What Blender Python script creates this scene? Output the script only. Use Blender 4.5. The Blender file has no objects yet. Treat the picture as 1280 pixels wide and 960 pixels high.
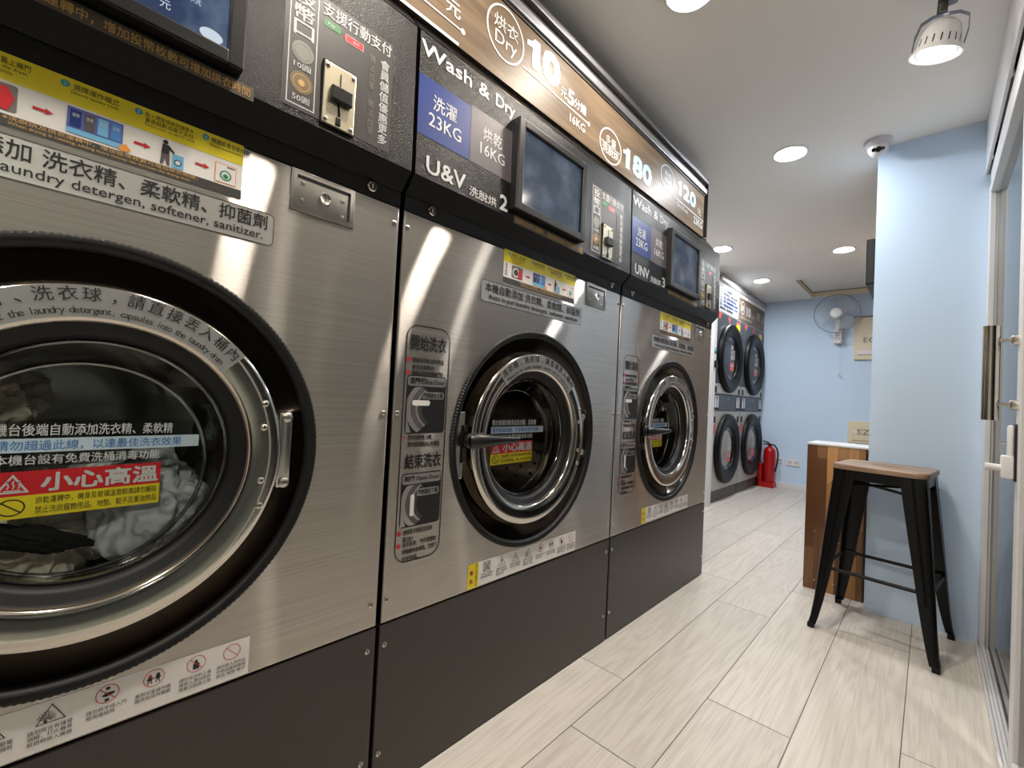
import bpy, bmesh, math, random
from mathutils import Vector, Matrix, noise

C = bpy.context.scene
COL = C.collection
random.seed(7)
PI = math.pi

# ------------------------------------------------------------------ camera
cam_d = bpy.data.cameras.new('camera')
cam = bpy.data.objects.new('camera', cam_d)
COL.objects.link(cam)
r_ = Vector((0.73094814, 0.68050497, 0.05126207))
u_ = Vector((-0.02151555, -0.05209928, 0.99841011))
f_ = Vector((-0.68209376, 0.73088895, 0.02344043))
cp_ = Vector((0.8975, -0.5629, 0.9276))
cam.matrix_world = Matrix(((r_.x, u_.x, -f_.x, cp_.x), (r_.y, u_.y, -f_.y, cp_.y), (r_.z, u_.z, -f_.z, cp_.z), (0, 0, 0, 1)))
cam_d.sensor_width = 36.0
cam_d.lens = 562.33 * 36.0 / 1280.0
cam_d.clip_start = 0.02
C.camera = cam

# ------------------------------------------------------------------ light set-up
C.view_settings.view_transform = 'Standard'
C.view_settings.look = 'None'
C.view_settings.gamma = 1.0
C.view_settings.use_curve_mapping = False
C.view_settings.exposure = 0.0
LAMP_NEAR = 345.0       # radiance of the ceiling lamps over the washers
LAMP_FAR = 310.0        # radiance of the ceiling lamps over the dryers
LAMP_SPOT = 60.0
LAMP_ADDED = 215.0    # panel lamp added out of view to brighten the laundry
SKY_LIGHT = 0.08        # evening light over the street outside the glass front
COL_NEAR = (1.0, 0.90, 0.78)
COL_FAR = (0.96, 0.98, 1.0)
world = bpy.data.worlds.new('world')
C.world = world
world.use_nodes = True
world.node_tree.nodes['Background'].inputs[0].default_value = (0.66, 0.80, 1.0, 1)
world.node_tree.nodes['Background'].inputs[1].default_value = SKY_LIGHT
try:
    C.cycles.max_bounces = 10
    C.cycles.glossy_bounces = 5
    C.cycles.transparent_max_bounces = 12
    C.cycles.sample_clamp_indirect = 10.0
    C.cycles.caustics_refractive = False
except Exception:
    pass


# ------------------------------------------------------------------ materials
def lin(r, g, b):
    def c(v):
        v /= 255.0
        return v / 12.92 if v <= 0.04045 else ((v + 0.055) / 1.055) ** 2.4
    return (c(r), c(g), c(b), 1.0)


def new_mat(name):
    m = bpy.data.materials.new(name)
    m.use_nodes = True
    nt = m.node_tree
    return m, nt, nt.nodes['Principled BSDF']


def nd(nt, t, **kw):
    n = nt.nodes.new(t)
    for k, v in kw.items():
        setattr(n, k, v)
    return n


def simple(name, col, rough=0.5, metal=0.0, emit=None, estr=0.0, var=0.0, vscale=8.0, bump=0.0, bscale=60.0, coat=0.0, spec=None):
    m, nt, b = new_mat(name)
    b.inputs['Base Color'].default_value = col
    b.inputs['Roughness'].default_value = rough
    b.inputs['Metallic'].default_value = metal
    if coat:
        b.inputs['Coat Weight'].default_value = coat
        b.inputs['Coat Roughness'].default_value = 0.08
    if spec is not None:
        b.inputs['Specular IOR Level'].default_value = spec
    if emit:
        b.inputs['Emission Color'].default_value = emit
        b.inputs['Emission Strength'].default_value = estr
    if var or bump:
        tc = nd(nt, 'ShaderNodeTexCoord')
    if var:
        n = nd(nt, 'ShaderNodeTexNoise')
        n.inputs['Scale'].default_value = vscale
        n.inputs['Detail'].default_value = 5
        nt.links.new(tc.outputs['Object'], n.inputs['Vector'])
        mx = nd(nt, 'ShaderNodeMix', data_type='RGBA')
        mx.inputs['A'].default_value = tuple(c * (1 - var) for c in col[:3]) + (1,)
        mx.inputs['B'].default_value = tuple(min(1, c * (1 + var)) for c in col[:3]) + (1,)
        nt.links.new(n.outputs['Fac'], mx.inputs['Factor'])
        nt.links.new(mx.outputs['Result'], b.inputs['Base Color'])
    if bump:
        n2 = nd(nt, 'ShaderNodeTexNoise')
        n2.inputs['Scale'].default_value = bscale
        n2.inputs['Detail'].default_value = 3
        nt.links.new(tc.outputs['Object'], n2.inputs['Vector'])
        bp = nd(nt, 'ShaderNodeBump')
        bp.inputs['Strength'].default_value = bump
        bp.inputs['Distance'].default_value = 0.002
        nt.links.new(n2.outputs['Fac'], bp.inputs['Height'])
        nt.links.new(bp.outputs['Normal'], b.inputs['Normal'])
    return m


def steel_mat():
    m, nt, b = new_mat('brushed_steel')
    tc = nd(nt, 'ShaderNodeTexCoord')
    mp = nd(nt, 'ShaderNodeMapping')
    mp.inputs['Scale'].default_value = (1, 3.0, 330)
    n = nd(nt, 'ShaderNodeTexNoise')
    n.inputs['Scale'].default_value = 1.0
    n.inputs['Detail'].default_value = 4
    nt.links.new(tc.outputs['Object'], mp.inputs['Vector'])
    nt.links.new(mp.outputs['Vector'], n.inputs['Vector'])
    cr = nd(nt, 'ShaderNodeValToRGB')
    cr.color_ramp.elements[0].position = 0.25
    cr.color_ramp.elements[0].color = lin(190, 184, 177)
    cr.color_ramp.elements[1].position = 0.75
    cr.color_ramp.elements[1].color = lin(212, 207, 200)
    nt.links.new(n.outputs['Fac'], cr.inputs['Fac'])
    nt.links.new(cr.outputs['Color'], b.inputs['Base Color'])
    # soft smudges change the gloss
    n2 = nd(nt, 'ShaderNodeTexNoise')
    n2.inputs['Scale'].default_value = 7
    n2.inputs['Detail'].default_value = 6
    nt.links.new(tc.outputs['Object'], n2.inputs['Vector'])
    mr = nd(nt, 'ShaderNodeMapRange')
    mr.inputs['To Min'].default_value = 0.20
    mr.inputs['To Max'].default_value = 0.25
    nt.links.new(n2.outputs['Fac'], mr.inputs['Value'])
    gl = nd(nt, 'ShaderNodeBsdfAnisotropic', distribution='BECKMANN')
    nt.links.new(cr.outputs['Color'], gl.inputs['Color'])
    nt.links.new(mr.outputs['Result'], gl.inputs['Roughness'])
    gl.inputs['Anisotropy'].default_value = 0.87
    tg = nd(nt, 'ShaderNodeCombineXYZ')
    tg.inputs['Y'].default_value = 1.0          # the brushing runs level
    nt.links.new(tg.outputs['Vector'], gl.inputs['Tangent'])
    # a little haze from the scratches
    g2 = nd(nt, 'ShaderNodeBsdfAnisotropic', distribution='GGX')
    nt.links.new(cr.outputs['Color'], g2.inputs['Color'])
    g2.inputs['Roughness'].default_value = 0.55
    mx = nd(nt, 'ShaderNodeMixShader')
    mx.inputs['Fac'].default_value = 0.30
    nt.links.new(gl.outputs[0], mx.inputs[1])
    nt.links.new(g2.outputs[0], mx.inputs[2])
    nt.links.new(mx.outputs[0], nt.nodes['Material Output'].inputs['Surface'])
    nt.nodes.remove(b)
    return m


def glass_mat(name, tint=(1, 1, 1, 1), ior=1.5, rough=0.0):
    m = bpy.data.materials.new(name)
    m.use_nodes = True
    nt = m.node_tree
    nt.nodes.clear()
    out = nd(nt, 'ShaderNodeOutputMaterial')
    mix = nd(nt, 'ShaderNodeMixShader')
    tr = nd(nt, 'ShaderNodeBsdfTransparent')
    tr.inputs['Color'].default_value = tint
    gl = nd(nt, 'ShaderNodeBsdfGlossy')
    gl.inputs['Roughness'].default_value = rough
    fr = nd(nt, 'ShaderNodeFresnel')
    fr.inputs['IOR'].default_value = ior
    nt.links.new(fr.outputs['Fac'], mix.inputs['Fac'])
    nt.links.new(tr.outputs[0], mix.inputs[1])
    nt.links.new(gl.outputs[0], mix.inputs[2])
    nt.links.new(mix.outputs[0], out.inputs['Surface'])
    return m


def film_mat(name, col, alpha, rough=0.3):
    m = bpy.data.materials.new(name)
    m.use_nodes = True
    nt = m.node_tree
    nt.nodes.clear()
    out = nd(nt, 'ShaderNodeOutputMaterial')
    mix = nd(nt, 'ShaderNodeMixShader')
    tr = nd(nt, 'ShaderNodeBsdfTransparent')
    pb = nd(nt, 'ShaderNodeBsdfPrincipled')
    pb.inputs['Base Color'].default_value = col
    pb.inputs['Roughness'].default_value = rough
    mix.inputs['Fac'].default_value = alpha
    nt.links.new(tr.outputs[0], mix.inputs[1])
    nt.links.new(pb.outputs[0], mix.inputs[2])
    nt.links.new(mix.outputs[0], out.inputs['Surface'])
    return m


def emit_mat(name, col, s):
    m = bpy.data.materials.new(name)
    m.use_nodes = True
    nt = m.node_tree
    nt.nodes.clear()
    out = nd(nt, 'ShaderNodeOutputMaterial')
    e = nd(nt, 'ShaderNodeEmission')
    e.inputs['Color'].default_value = tuple(col[:3]) + (1,)
    e.inputs['Strength'].default_value = s
    nt.links.new(e.outputs[0], out.inputs['Surface'])
    return m


def wood_grain(name, c1, c2, scale, rough=0.4, coat=0.0, spec=0.5):
    """Wood figure: noise stretched along one axis; scale is the Mapping scale."""
    m, nt, b = new_mat(name)
    tc = nd(nt, 'ShaderNodeTexCoord')
    mp = nd(nt, 'ShaderNodeMapping')
    mp.inputs['Scale'].default_value = scale
    n = nd(nt, 'ShaderNodeTexNoise')
    n.inputs['Scale'].default_value = 1
    n.inputs['Detail'].default_value = 6
    n.inputs['Distortion'].default_value = 0.6
    nt.links.new(tc.outputs['Object'], mp.inputs['Vector'])
    nt.links.new(mp.outputs['Vector'], n.inputs['Vector'])
    cr = nd(nt, 'ShaderNodeValToRGB')
    cr.color_ramp.elements[0].position = 0.3
    cr.color_ramp.elements[0].color = c1
    cr.color_ramp.elements[1].position = 0.7
    cr.color_ramp.elements[1].color = c2
    nt.links.new(n.outputs['Fac'], cr.inputs['Fac'])
    nt.links.new(cr.outputs['Color'], b.inputs['Base Color'])
    b.inputs['Roughness'].default_value = rough
    b.inputs['Specular IOR Level'].default_value = spec
    if coat:
        b.inputs['Coat Weight'].default_value = coat
        b.inputs['Coat Roughness'].default_value = 0.15
    return m


def floor_mat():
    m, nt, b = new_mat('oak_floor')
    tc = nd(nt, 'ShaderNodeTexCoord')
    at = nd(nt, 'ShaderNodeAttribute', attribute_name='plank')
    off = nd(nt, 'ShaderNodeVectorMath', operation='SCALE')
    off.inputs[3].default_value = 37.0
    nt.links.new(at.outputs['Vector'], off.inputs[0])
    ad = nd(nt, 'ShaderNodeVectorMath', operation='ADD')
    nt.links.new(tc.outputs['Object'], ad.inputs[0])
    nt.links.new(off.outputs['Vector'], ad.inputs[1])
    mp = nd(nt, 'ShaderNodeMapping')
    mp.inputs['Scale'].default_value = (9, 0.8, 1)
    nt.links.new(ad.outputs['Vector'], mp.inputs['Vector'])
    n = nd(nt, 'ShaderNodeTexNoise')
    n.inputs['Scale'].default_value = 1
    n.inputs['Detail'].default_value = 3
    n.inputs['Distortion'].default_value = 0.4
    nt.links.new(mp.outputs['Vector'], n.inputs['Vector'])
    # cathedral grain: rings of the noise field
    mu = nd(nt, 'ShaderNodeMath', operation='MULTIPLY')
    mu.inputs[1].default_value = 85.0
    nt.links.new(n.outputs['Fac'], mu.inputs[0])
    sn = nd(nt, 'ShaderNodeMath', operation='SINE')
    nt.links.new(mu.outputs[0], sn.inputs[0])
    mr = nd(nt, 'ShaderNodeMapRange')
    mr.inputs['From Min'].default_value = -1
    nt.links.new(sn.outputs[0], mr.inputs['Value'])
    mp2 = nd(nt, 'ShaderNodeMapping')
    mp2.inputs['Scale'].default_value = (160, 4, 1)
    nt.links.new(ad.outputs['Vector'], mp2.inputs['Vector'])
    n2 = nd(nt, 'ShaderNodeTexNoise')
    n2.inputs['Scale'].default_value = 1
    n2.inputs['Detail'].default_value = 4
    nt.links.new(mp2.outputs['Vector'], n2.inputs['Vector'])
    mixf = nd(nt, 'ShaderNodeMix', data_type='FLOAT')
    mixf.inputs['Factor'].default_value = 0.80
    nt.links.new(mr.outputs['Result'], mixf.inputs['A'])
    nt.links.new(n2.outputs['Fac'], mixf.inputs['B'])
    cr = nd(nt, 'ShaderNodeValToRGB')
    cr.color_ramp.elements[0].position = 0.12
    cr.color_ramp.elements[0].color = lin(194, 186, 176)
    cr.color_ramp.elements[1].position = 0.62
    cr.color_ramp.elements[1].color = lin(219, 212, 203)
    nt.links.new(mixf.outputs['Result'], cr.inputs['Fac'])
    sep = nd(nt, 'ShaderNodeSeparateXYZ')
    nt.links.new(at.outputs['Vector'], sep.inputs[0])
    mr2 = nd(nt, 'ShaderNodeMapRange')
    mr2.inputs['To Min'].default_value = 0.90
    mr2.inputs['To Max'].default_value = 1.06
    nt.links.new(sep.outputs['X'], mr2.inputs['Value'])
    vm = nd(nt, 'ShaderNodeVectorMath', operation='SCALE')
    nt.links.new(cr.outputs['Color'], vm.inputs[0])
    nt.links.new(mr2.outputs['Result'], vm.inputs[3])
    nt.links.new(vm.outputs['Vector'], b.inputs['Base Color'])
    b.inputs['Roughness'].default_value = 0.42
    b.inputs['Specular IOR Level'].default_value = 0.35
    bp = nd(nt, 'ShaderNodeBump')
    bp.inputs['Strength'].default_value = 0.08
    bp.inputs['Distance'].default_value = 0.001
    nt.links.new(mixf.outputs['Result'], bp.inputs['Height'])
    nt.links.new(bp.outputs['Normal'], b.inputs['Normal'])
    return m


def block_mat():
    """Butcher block: staves along z, 42 mm wide, each with its own tone."""
    m, nt, b = new_mat('butcher_block')
    tc = nd(nt, 'ShaderNodeTexCoord')
    mp = nd(nt, 'ShaderNodeMapping')
    mp.inputs['Rotation'].default_value = (PI / 2, 0, PI / 2)
    sx = nd(nt, 'ShaderNodeSeparateXYZ')
    nt.links.new(tc.outputs['Object'], sx.inputs[0])
    cb = nd(nt, 'ShaderNodeCombineXYZ')
    nt.links.new(sx.outputs['Z'], cb.inputs['X'])
    nt.links.new(sx.outputs['X'], cb.inputs['Y'])
    br = nd(nt, 'ShaderNodeTexBrick')
    br.offset = 0.37
    br.inputs['Scale'].default_value = 1
    br.inputs['Brick Width'].default_value = 0.34
    br.inputs['Row Height'].default_value = 0.044
    br.inputs['Mortar Size'].default_value = 0.0006
    br.inputs['Color1'].default_value = (0, 0, 0, 1)
    br.inputs['Color2'].default_value = (1, 1, 1, 1)
    br.inputs['Mortar'].default_value = (0.1, 0.1, 0.1, 1)
    nt.links.new(cb.outputs[0], br.inputs['Vector'])
    mp2 = nd(nt, 'ShaderNodeMapping')
    mp2.inputs['Scale'].default_value = (90, 90, 5)
    n = nd(nt, 'ShaderNodeTexNoise')
    n.inputs['Scale'].default_value = 1
    n.inputs['Detail'].default_value = 4
    nt.links.new(tc.outputs['Object'], mp2.inputs['Vector'])
    nt.links.new(mp2.outputs['Vector'], n.inputs['Vector'])
    cr = nd(nt, 'ShaderNodeValToRGB')
    cr.color_ramp.elements[0].position = 0.22
    cr.color_ramp.elements[1].position = 0.78
    cr.color_ramp.elements[0].color = lin(92, 56, 30)
    cr.color_ramp.elements[1].color = lin(186, 134, 80)
    mx = nd(nt, 'ShaderNodeMix', data_type='FLOAT')
    mx.inputs['Factor'].default_value = 0.25
    nt.links.new(br.outputs['Color'], mx.inputs['A'])
    nt.links.new(n.outputs['Fac'], mx.inputs['B'])
    nt.links.new(mx.outputs['Result'], cr.inputs['Fac'])
    nt.links.new(cr.outputs['Color'], b.inputs['Base Color'])
    b.inputs['Roughness'].default_value = 0.35
    return m


def screen_mat(name, base, hi, s):
    m, nt, b = new_mat(name)
    tc = nd(nt, 'ShaderNodeTexCoord')
    n = nd(nt, 'ShaderNodeTexNoise')
    n.inputs['Scale'].default_value = 14
    n.inputs['Detail'].default_value = 5
    nt.links.new(tc.outputs['Object'], n.inputs['Vector'])
    cr = nd(nt, 'ShaderNodeValToRGB')
    cr.color_ramp.elements[0].position = 0.42
    cr.color_ramp.elements[0].color = base
    cr.color_ramp.elements[1].position = 0.75
    cr.color_ramp.elements[1].color = hi
    nt.links.new(n.outputs['Fac'], cr.inputs['Fac'])
    nt.links.new(cr.outputs['Color'], b.inputs['Emission Color'])
    b.inputs['Emission Strength'].default_value = s
    b.inputs['Base Color'].default_value = (0.012, 0.014, 0.018, 1)
    b.inputs['Roughness'].default_value = 0.12
    return m


def cloth_mat(name, c, stripe=None):
    m, nt, b = new_mat(name)
    tc = nd(nt, 'ShaderNodeTexCoord')
    b.inputs['Roughness'].default_value = 0.95
    b.inputs['Specular IOR Level'].default_value = 0.1
    b.inputs['Base Color'].default_value = c
    if stripe:
        w = nd(nt, 'ShaderNodeTexWave')
        w.inputs['Scale'].default_value = 22
        w.inputs['Distortion'].default_value = 1.5
        nt.links.new(tc.outputs['Object'], w.inputs['Vector'])
        mx = nd(nt, 'ShaderNodeMix', data_type='RGBA')
        mx.inputs['A'].default_value = c
        mx.inputs['B'].default_value = stripe
        nt.links.new(w.outputs['Fac'], mx.inputs['Factor'])
        nt.links.new(mx.outputs['Result'], b.inputs['Base Color'])
    n = nd(nt, 'ShaderNodeTexNoise')
    n.inputs['Scale'].default_value = 40
    n.inputs['Detail'].default_value = 5
    nt.links.new(tc.outputs['Object'], n.inputs['Vector'])
    bp = nd(nt, 'ShaderNodeBump')
    bp.inputs['Strength'].default_value = 0.35
    bp.inputs['Distance'].default_value = 0.004
    nt.links.new(n.outputs['Fac'], bp.inputs['Height'])
    nt.links.new(bp.outputs['Normal'], b.inputs['Normal'])
    return m


STEEL = steel_mat()
CHROME = simple('polished_steel', lin(205, 200, 192), 0.13, 1.0, var=0.06, vscale=3)
BRIGHT = simple('bright_steel', lin(215, 212, 206), 0.25, 1.0)
PLATE = simple('satin_plate', lin(225, 216, 190), 0.34, 1.0, var=0.05, vscale=30)
DARKM = simple('dark_polished_steel', lin(92, 86, 78), 0.22, 1.0)
POWDER = simple('black_powder_coat', lin(10, 10, 11), 0.30, 0.0, bump=0.6, bscale=520, spec=0.26)
KICK = simple('black_sheet', lin(45, 40, 36), 0.36, 0.0, var=0.12, vscale=5, spec=0.6)
BLACK = simple('black_plastic', lin(22, 22, 23), 0.36)
RUBBER = simple('black_rubber', lin(17, 17, 18), 0.5, spec=0.35)
VOID = simple('black_cavity', lin(8, 8, 9), 0.8)
SCREWM = simple('screw_steel', lin(200, 196, 188), 0.3, 1.0)
INKW = simple('white_print', lin(206, 207, 208), 0.5)
INKB = simple('black_print', lin(24, 24, 26), 0.5)
INKG = simple('grey_print', lin(118, 114, 108), 0.5)
GOLD = simple('gold_print', lin(206, 164, 92), 0.5)
BLUE = simple('blue_vinyl', lin(12, 46, 120), 0.42)
LBLUE = simple('blue_print', lin(70, 130, 200), 0.5)
PALEB = simple('pale_blue_strip', lin(200, 216, 232), 0.5)
GREYV = simple('grey_vinyl', lin(88, 81, 86), 0.45)
CHARC = simple('charcoal_vinyl', lin(62, 60, 58), 0.45)
BRONZE = simple('dark_bronze_vinyl', lin(84, 74, 62), 0.45)
YELLOW = simple('yellow_vinyl', lin(232, 212, 30), 0.45)
WHITEV = simple('white_vinyl', lin(232, 228, 226), 0.4)
RED = simple('red_vinyl', lin(206, 28, 38), 0.42)
REDI = simple('red_print', lin(190, 30, 44), 0.5)
GREEN = simple('green_vinyl', lin(46, 124, 66), 0.5)
TEAL = simple('teal_print', lin(70, 160, 170), 0.5)
ORANGE = simple('orange_print', lin(232, 150, 60), 0.5)
SILVERC = simple('silver_coin_print', lin(132, 130, 124), 0.45, var=0.2, vscale=90)
GOLDC = simple('gold_coin_print', lin(120, 98, 64), 0.45, var=0.2, vscale=90)
PERI = simple('periwinkle_print', lin(86, 96, 168), 0.5)
SKY = simple('sky_print', lin(110, 180, 220), 0.5)
FILM = simple('clear_label_on_steel', lin(196, 193, 190), 0.42, 0.9)
MIRROR_FILM = simple('clear_label_on_ring', lin(158, 157, 156), 0.3, 0.45)
GLASS = glass_mat('porthole_glass', (0.93, 0.95, 0.94, 1), 1.42, 0.02)
GLASSE = glass_mat('glass_edge', (0.86, 0.87, 0.86, 1), 3.2, 0.08)
DOORGLASS = glass_mat('door_glass', (0.90, 0.96, 0.95, 1), 1.5, 0.0)
WOODSIGN = wood_grain('wood_print_panel', lin(92, 79, 66), lin(126, 109, 90), (6, 3, 34), 0.40, spec=0.14)
ALU = simple('aluminium', lin(190, 192, 198), 0.35, 0.9)
ALUD = simple('dull_aluminium', lin(120, 120, 124), 0.45, 0.8)
WHITEP = simple('white_plastic', lin(228, 228, 230), 0.4)
WHITEM = simple('white_enamel', lin(222, 222, 224), 0.35)
CREAM = simple('cream_plastic', lin(224, 212, 186), 0.45)
WALLB = simple('pale_blue_paint', lin(204, 226, 250), 0.75, var=0.02, vscale=2, bump=0.05, bscale=90)
WALLW = simple('off_white_paint', lin(240, 238, 234), 0.8, var=0.02, vscale=2)
WALLT = simple('taupe_paint', lin(104, 88, 74), 0.7, var=0.03, vscale=3)
CEILM = simple('ceiling_paint', lin(244, 242, 238), 0.85, var=0.02, vscale=1.5, bump=0.04, bscale=120)
CEILC = simple('cream_ceiling_paint', lin(238, 226, 200), 0.8)
FLOORM = floor_mat()
GROUT = simple('floor_joint', lin(112, 104, 96), 0.8)
BLOCK = block_mat()
SEATW = wood_grain('worn_elm', lin(112, 86, 66), lin(176, 150, 126), (4, 30, 40), 0.42)
STOOLM = simple('black_stool_steel', lin(7, 7, 8), 0.40, 0.0, spec=0.3)
EXTR = simple('extinguisher_red', lin(176, 18, 24), 0.3)
DRYG = simple('dryer_slate', lin(72, 78, 86), 0.42)
DRYK = simple('dryer_door_black', lin(11, 11, 13), 0.42, spec=0.22)
DRYS = simple('dryer_silver', lin(188, 186, 180), 0.4, 0.35)
LCD1 = screen_mat('lit_screen', lin(34, 58, 96), lin(120, 140, 168), 0.75)
LCD2 = screen_mat('dim_screen', lin(58, 70, 88), lin(98, 110, 126), 0.8)
TVM = simple('tv_black', lin(10, 10, 12), 0.4, spec=0.3)
LENS_N = emit_mat('lamp_lens_warm', COL_NEAR, LAMP_NEAR)
LENS_F = emit_mat('lamp_lens_cool', COL_FAR, LAMP_FAR)
LENS_S = emit_mat('spot_lens', (1.0, 0.95, 0.88), LAMP_SPOT)
LENS_ADDED = emit_mat('added_lamp_panel', (1.0, 0.90, 0.76), LAMP_ADDED)
CAMB = simple('lens_black', lin(6, 6, 10), 0.12)


PAVE = simple('street_paving', lin(120, 118, 115), 0.9, var=0.05, vscale=2)
FACADE = simple('pale_facade', lin(100, 101, 102), 0.9, var=0.05, vscale=0.6)


# ------------------------------------------------------------------ mesh builder
_glyphs = {}


def glyph_mesh(s):
    key = s
    if key in _glyphs:
        return _glyphs[key]
    cu = bpy.data.curves.new('lettering', 'FONT')
    cu.body = s
    cu.resolution_u = 2
    ob = bpy.data.objects.new('lettering', cu)
    COL.objects.link(ob)
    bpy.context.view_layer.update()
    dg = bpy.context.evaluated_depsgraph_get()
    me = bpy.data.meshes.new_from_object(ob.evaluated_get(dg))
    vs = [(v.co.x, v.co.y) for v in me.vertices]
    fs = []
    for p in me.polygons:
        q = list(p.vertices)
        if p.normal.z < 0:
            q.reverse()
        fs.append(q)
    bpy.data.objects.remove(ob)
    bpy.data.curves.remove(cu)
    bpy.data.meshes.remove(me)
    if not vs:
        vs = [(0, 0)]
    x0 = min(v[0] for v in vs); x1 = max(v[0] for v in vs)
    y0 = min(v[1] for v in vs); y1 = max(v[1] for v in vs)
    _glyphs[key] = (vs, fs, x0, y0, x1, y1)
    return _glyphs[key]


def flat(x0):
    """Facing +x: u runs along +y, v along +z, d is the height above the surface."""
    return lambda y, z, d: (x0 + d, y, z)


def facing_back(y0):
    """Facing -y: u runs along +x, v along +z."""
    return lambda x, z, d: (x, y0 - d, z)


def ctrl(y, z, d):
    """The slightly leaning face of a washer's control box."""
    return (0.036 - (z - 1.415) * 0.0267 + d, y, z)


class MB:
    def __init__(s):
        s.v = []; s.f = []; s.m = []; s.sm = []; s.mats = []

    def mi(s, mat):
        if mat not in s.mats:
            s.mats.append(mat)
        return s.mats.index(mat)

    def add(s, vs, fs, mat, smooth=False):
        o = len(s.v); i = s.mi(mat)
        s.v += [tuple(v) for v in vs]
        for f in fs:
            s.f.append([o + k for k in f]); s.m.append(i); s.sm.append(smooth)
        return s

    def box(s, x0, x1, y0, y1, z0, z1, mat, bev=0.0, seg=2):
        vs = [(x, y, z) for x in (x0, x1) for y in (y0, y1) for z in (z0, z1)]
        fs = [(0, 1, 3, 2), (4, 6, 7, 5), (0, 4, 5, 1), (2, 3, 7, 6), (0, 2, 6, 4), (1, 5, 7, 3)]
        if not bev:
            return s.add(vs, fs, mat)
        bm = bmesh.new()
        bv = [bm.verts.new(v) for v in vs]
        for f in fs:
            bm.faces.new([bv[k] for k in f])
        bmesh.ops.bevel(bm, geom=bm.edges[:], offset=bev, segments=seg, affect='EDGES', profile=0.5)
        bm.verts.index_update()
        s.add([v.co[:] for v in bm.verts], [[v.index for v in f.verts] for f in bm.faces], mat, False)
        bm.free()
        return s

    def lathe(s, c, prof, mat, n=96, axis='x', smooth=True, closed=False):
        """prof: (radius, height along the axis) pairs; c: centre; axis x, -y, y or z."""
        vs = []
        for r, h in prof:
            for k in range(n):
                a = 2 * PI * k / n
                p, q = r * math.cos(a), r * math.sin(a)
                vs.append({'x': (c[0] + h, c[1] + p, c[2] + q), 'z': (c[0] + p, c[1] + q, c[2] + h),
                           'y': (c[0] - p, c[1] + h, c[2] + q), '-y': (c[0] + p, c[1] - h, c[2] + q)}[axis])
        fs = []
        m = len(prof)
        for i in range(m if closed else m - 1):
            j = (i + 1) % m
            for k in range(n):
                l = (k + 1) % n
                fs.append((i * n + k, i * n + l, j * n + l, j * n + k))
        return s.add(vs, fs, mat, smooth)

    def tube(s, pts, r, mat, n=10, caps=True, flat_=None):
        pts = [Vector(p) for p in pts]
        rs = r if isinstance(r, (list, tuple)) else [r] * len(pts)
        vs = []; prev = None
        for i, p in enumerate(pts):
            t = (pts[min(i + 1, len(pts) - 1)] - pts[max(i - 1, 0)]).normalized()
            if prev is None:
                a = Vector((0, 0, 1)) if abs(t.z) < 0.9 else Vector((1, 0, 0))
                nrm = t.cross(a).normalized()
            else:
                nrm = (prev - t * prev.dot(t)).normalized()
            prev = nrm
            b = t.cross(nrm)
            for k in range(n):
                a = 2 * PI * k / n
                vs.append(p + (nrm * math.cos(a) + b * math.sin(a)) * rs[i])
        fs = [(i * n + k, i * n + (k + 1) % n, (i + 1) * n + (k + 1) % n, (i + 1) * n + k) for i in range(len(pts) - 1) for k in range(n)]
        s.add(vs, fs, mat, True)
        if caps:
            m = len(pts) - 1
            s.add(vs[:n], [tuple(range(n - 1, -1, -1))], mat)
            s.add(vs[m * n:], [tuple(range(n))], mat)
        return s

    def prism(s, poly, y0, y1, mat):
        """poly: (x, z) outline, extruded along y."""
        n = len(poly)
        vs = [(x, y0, z) for x, z in poly] + [(x, y1, z) for x, z in poly]
        fs = [(k, (k + 1) % n, n + (k + 1) % n, n + k) for k in range(n)] + [tuple(range(n - 1, -1, -1)), tuple(range(n, 2 * n))]
        return s.add(vs, fs, mat)

    # ---- print on a surface
    def poly(s, pl, pts, mat, d=0.0006):
        return s.add([pl(u, v, d) for u, v in pts], [tuple(range(len(pts)))], mat)

    def rect(s, pl, u0, v0, u1, v1, mat, d=0.0004):
        return s.poly(pl, [(u0, v0), (u1, v0), (u1, v1), (u0, v1)], mat, d)

    def disc(s, pl, u, v, r, mat, d=0.0006, n=24, ry=None):
        ry = ry or r
        return s.poly(pl, [(u + r * math.cos(2 * PI * k / n), v + ry * math.sin(2 * PI * k / n)) for k in range(n)], mat, d)

    def outline(s, pl, pts, w, mat, d=0.0006):
        """Closed outline of width w, drawn inside the points (convex, counter-clockwise)."""
        cu = sum(p[0] for p in pts) / len(pts); cv = sum(p[1] for p in pts) / len(pts)
        n = len(pts); inn = []
        for i in range(n):
            p0, p1, p2 = Vector(pts[i - 1]), Vector(pts[i]), Vector(pts[(i + 1) % n])
            e1 = (p1 - p0).normalized(); e2 = (p2 - p1).normalized()
            n1 = Vector((-e1.y, e1.x)); n2 = Vector((-e2.y, e2.x))
            k = (n1 + n2)
            k = k / max(k.dot(k) / 2, 0.3)
            inn.append(p1 + k * w)
        vs = [pl(p[0], p[1], d) for p in pts] + [pl(p[0], p[1], d) for p in inn]
        return s.add(vs, [(k, (k + 1) % n, n + (k + 1) % n, n + k) for k in range(n)], mat)

    def line(s, pl, p, q, w, mat, d=0.0006):
        p, q = Vector(p), Vector(q)
        t = (q - p).normalized(); nn = Vector((-t.y, t.x)) * (w / 2)
        return s.poly(pl, [tuple(p - nn), tuple(q - nn), tuple(q + nn), tuple(p + nn)], mat, d)

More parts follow.
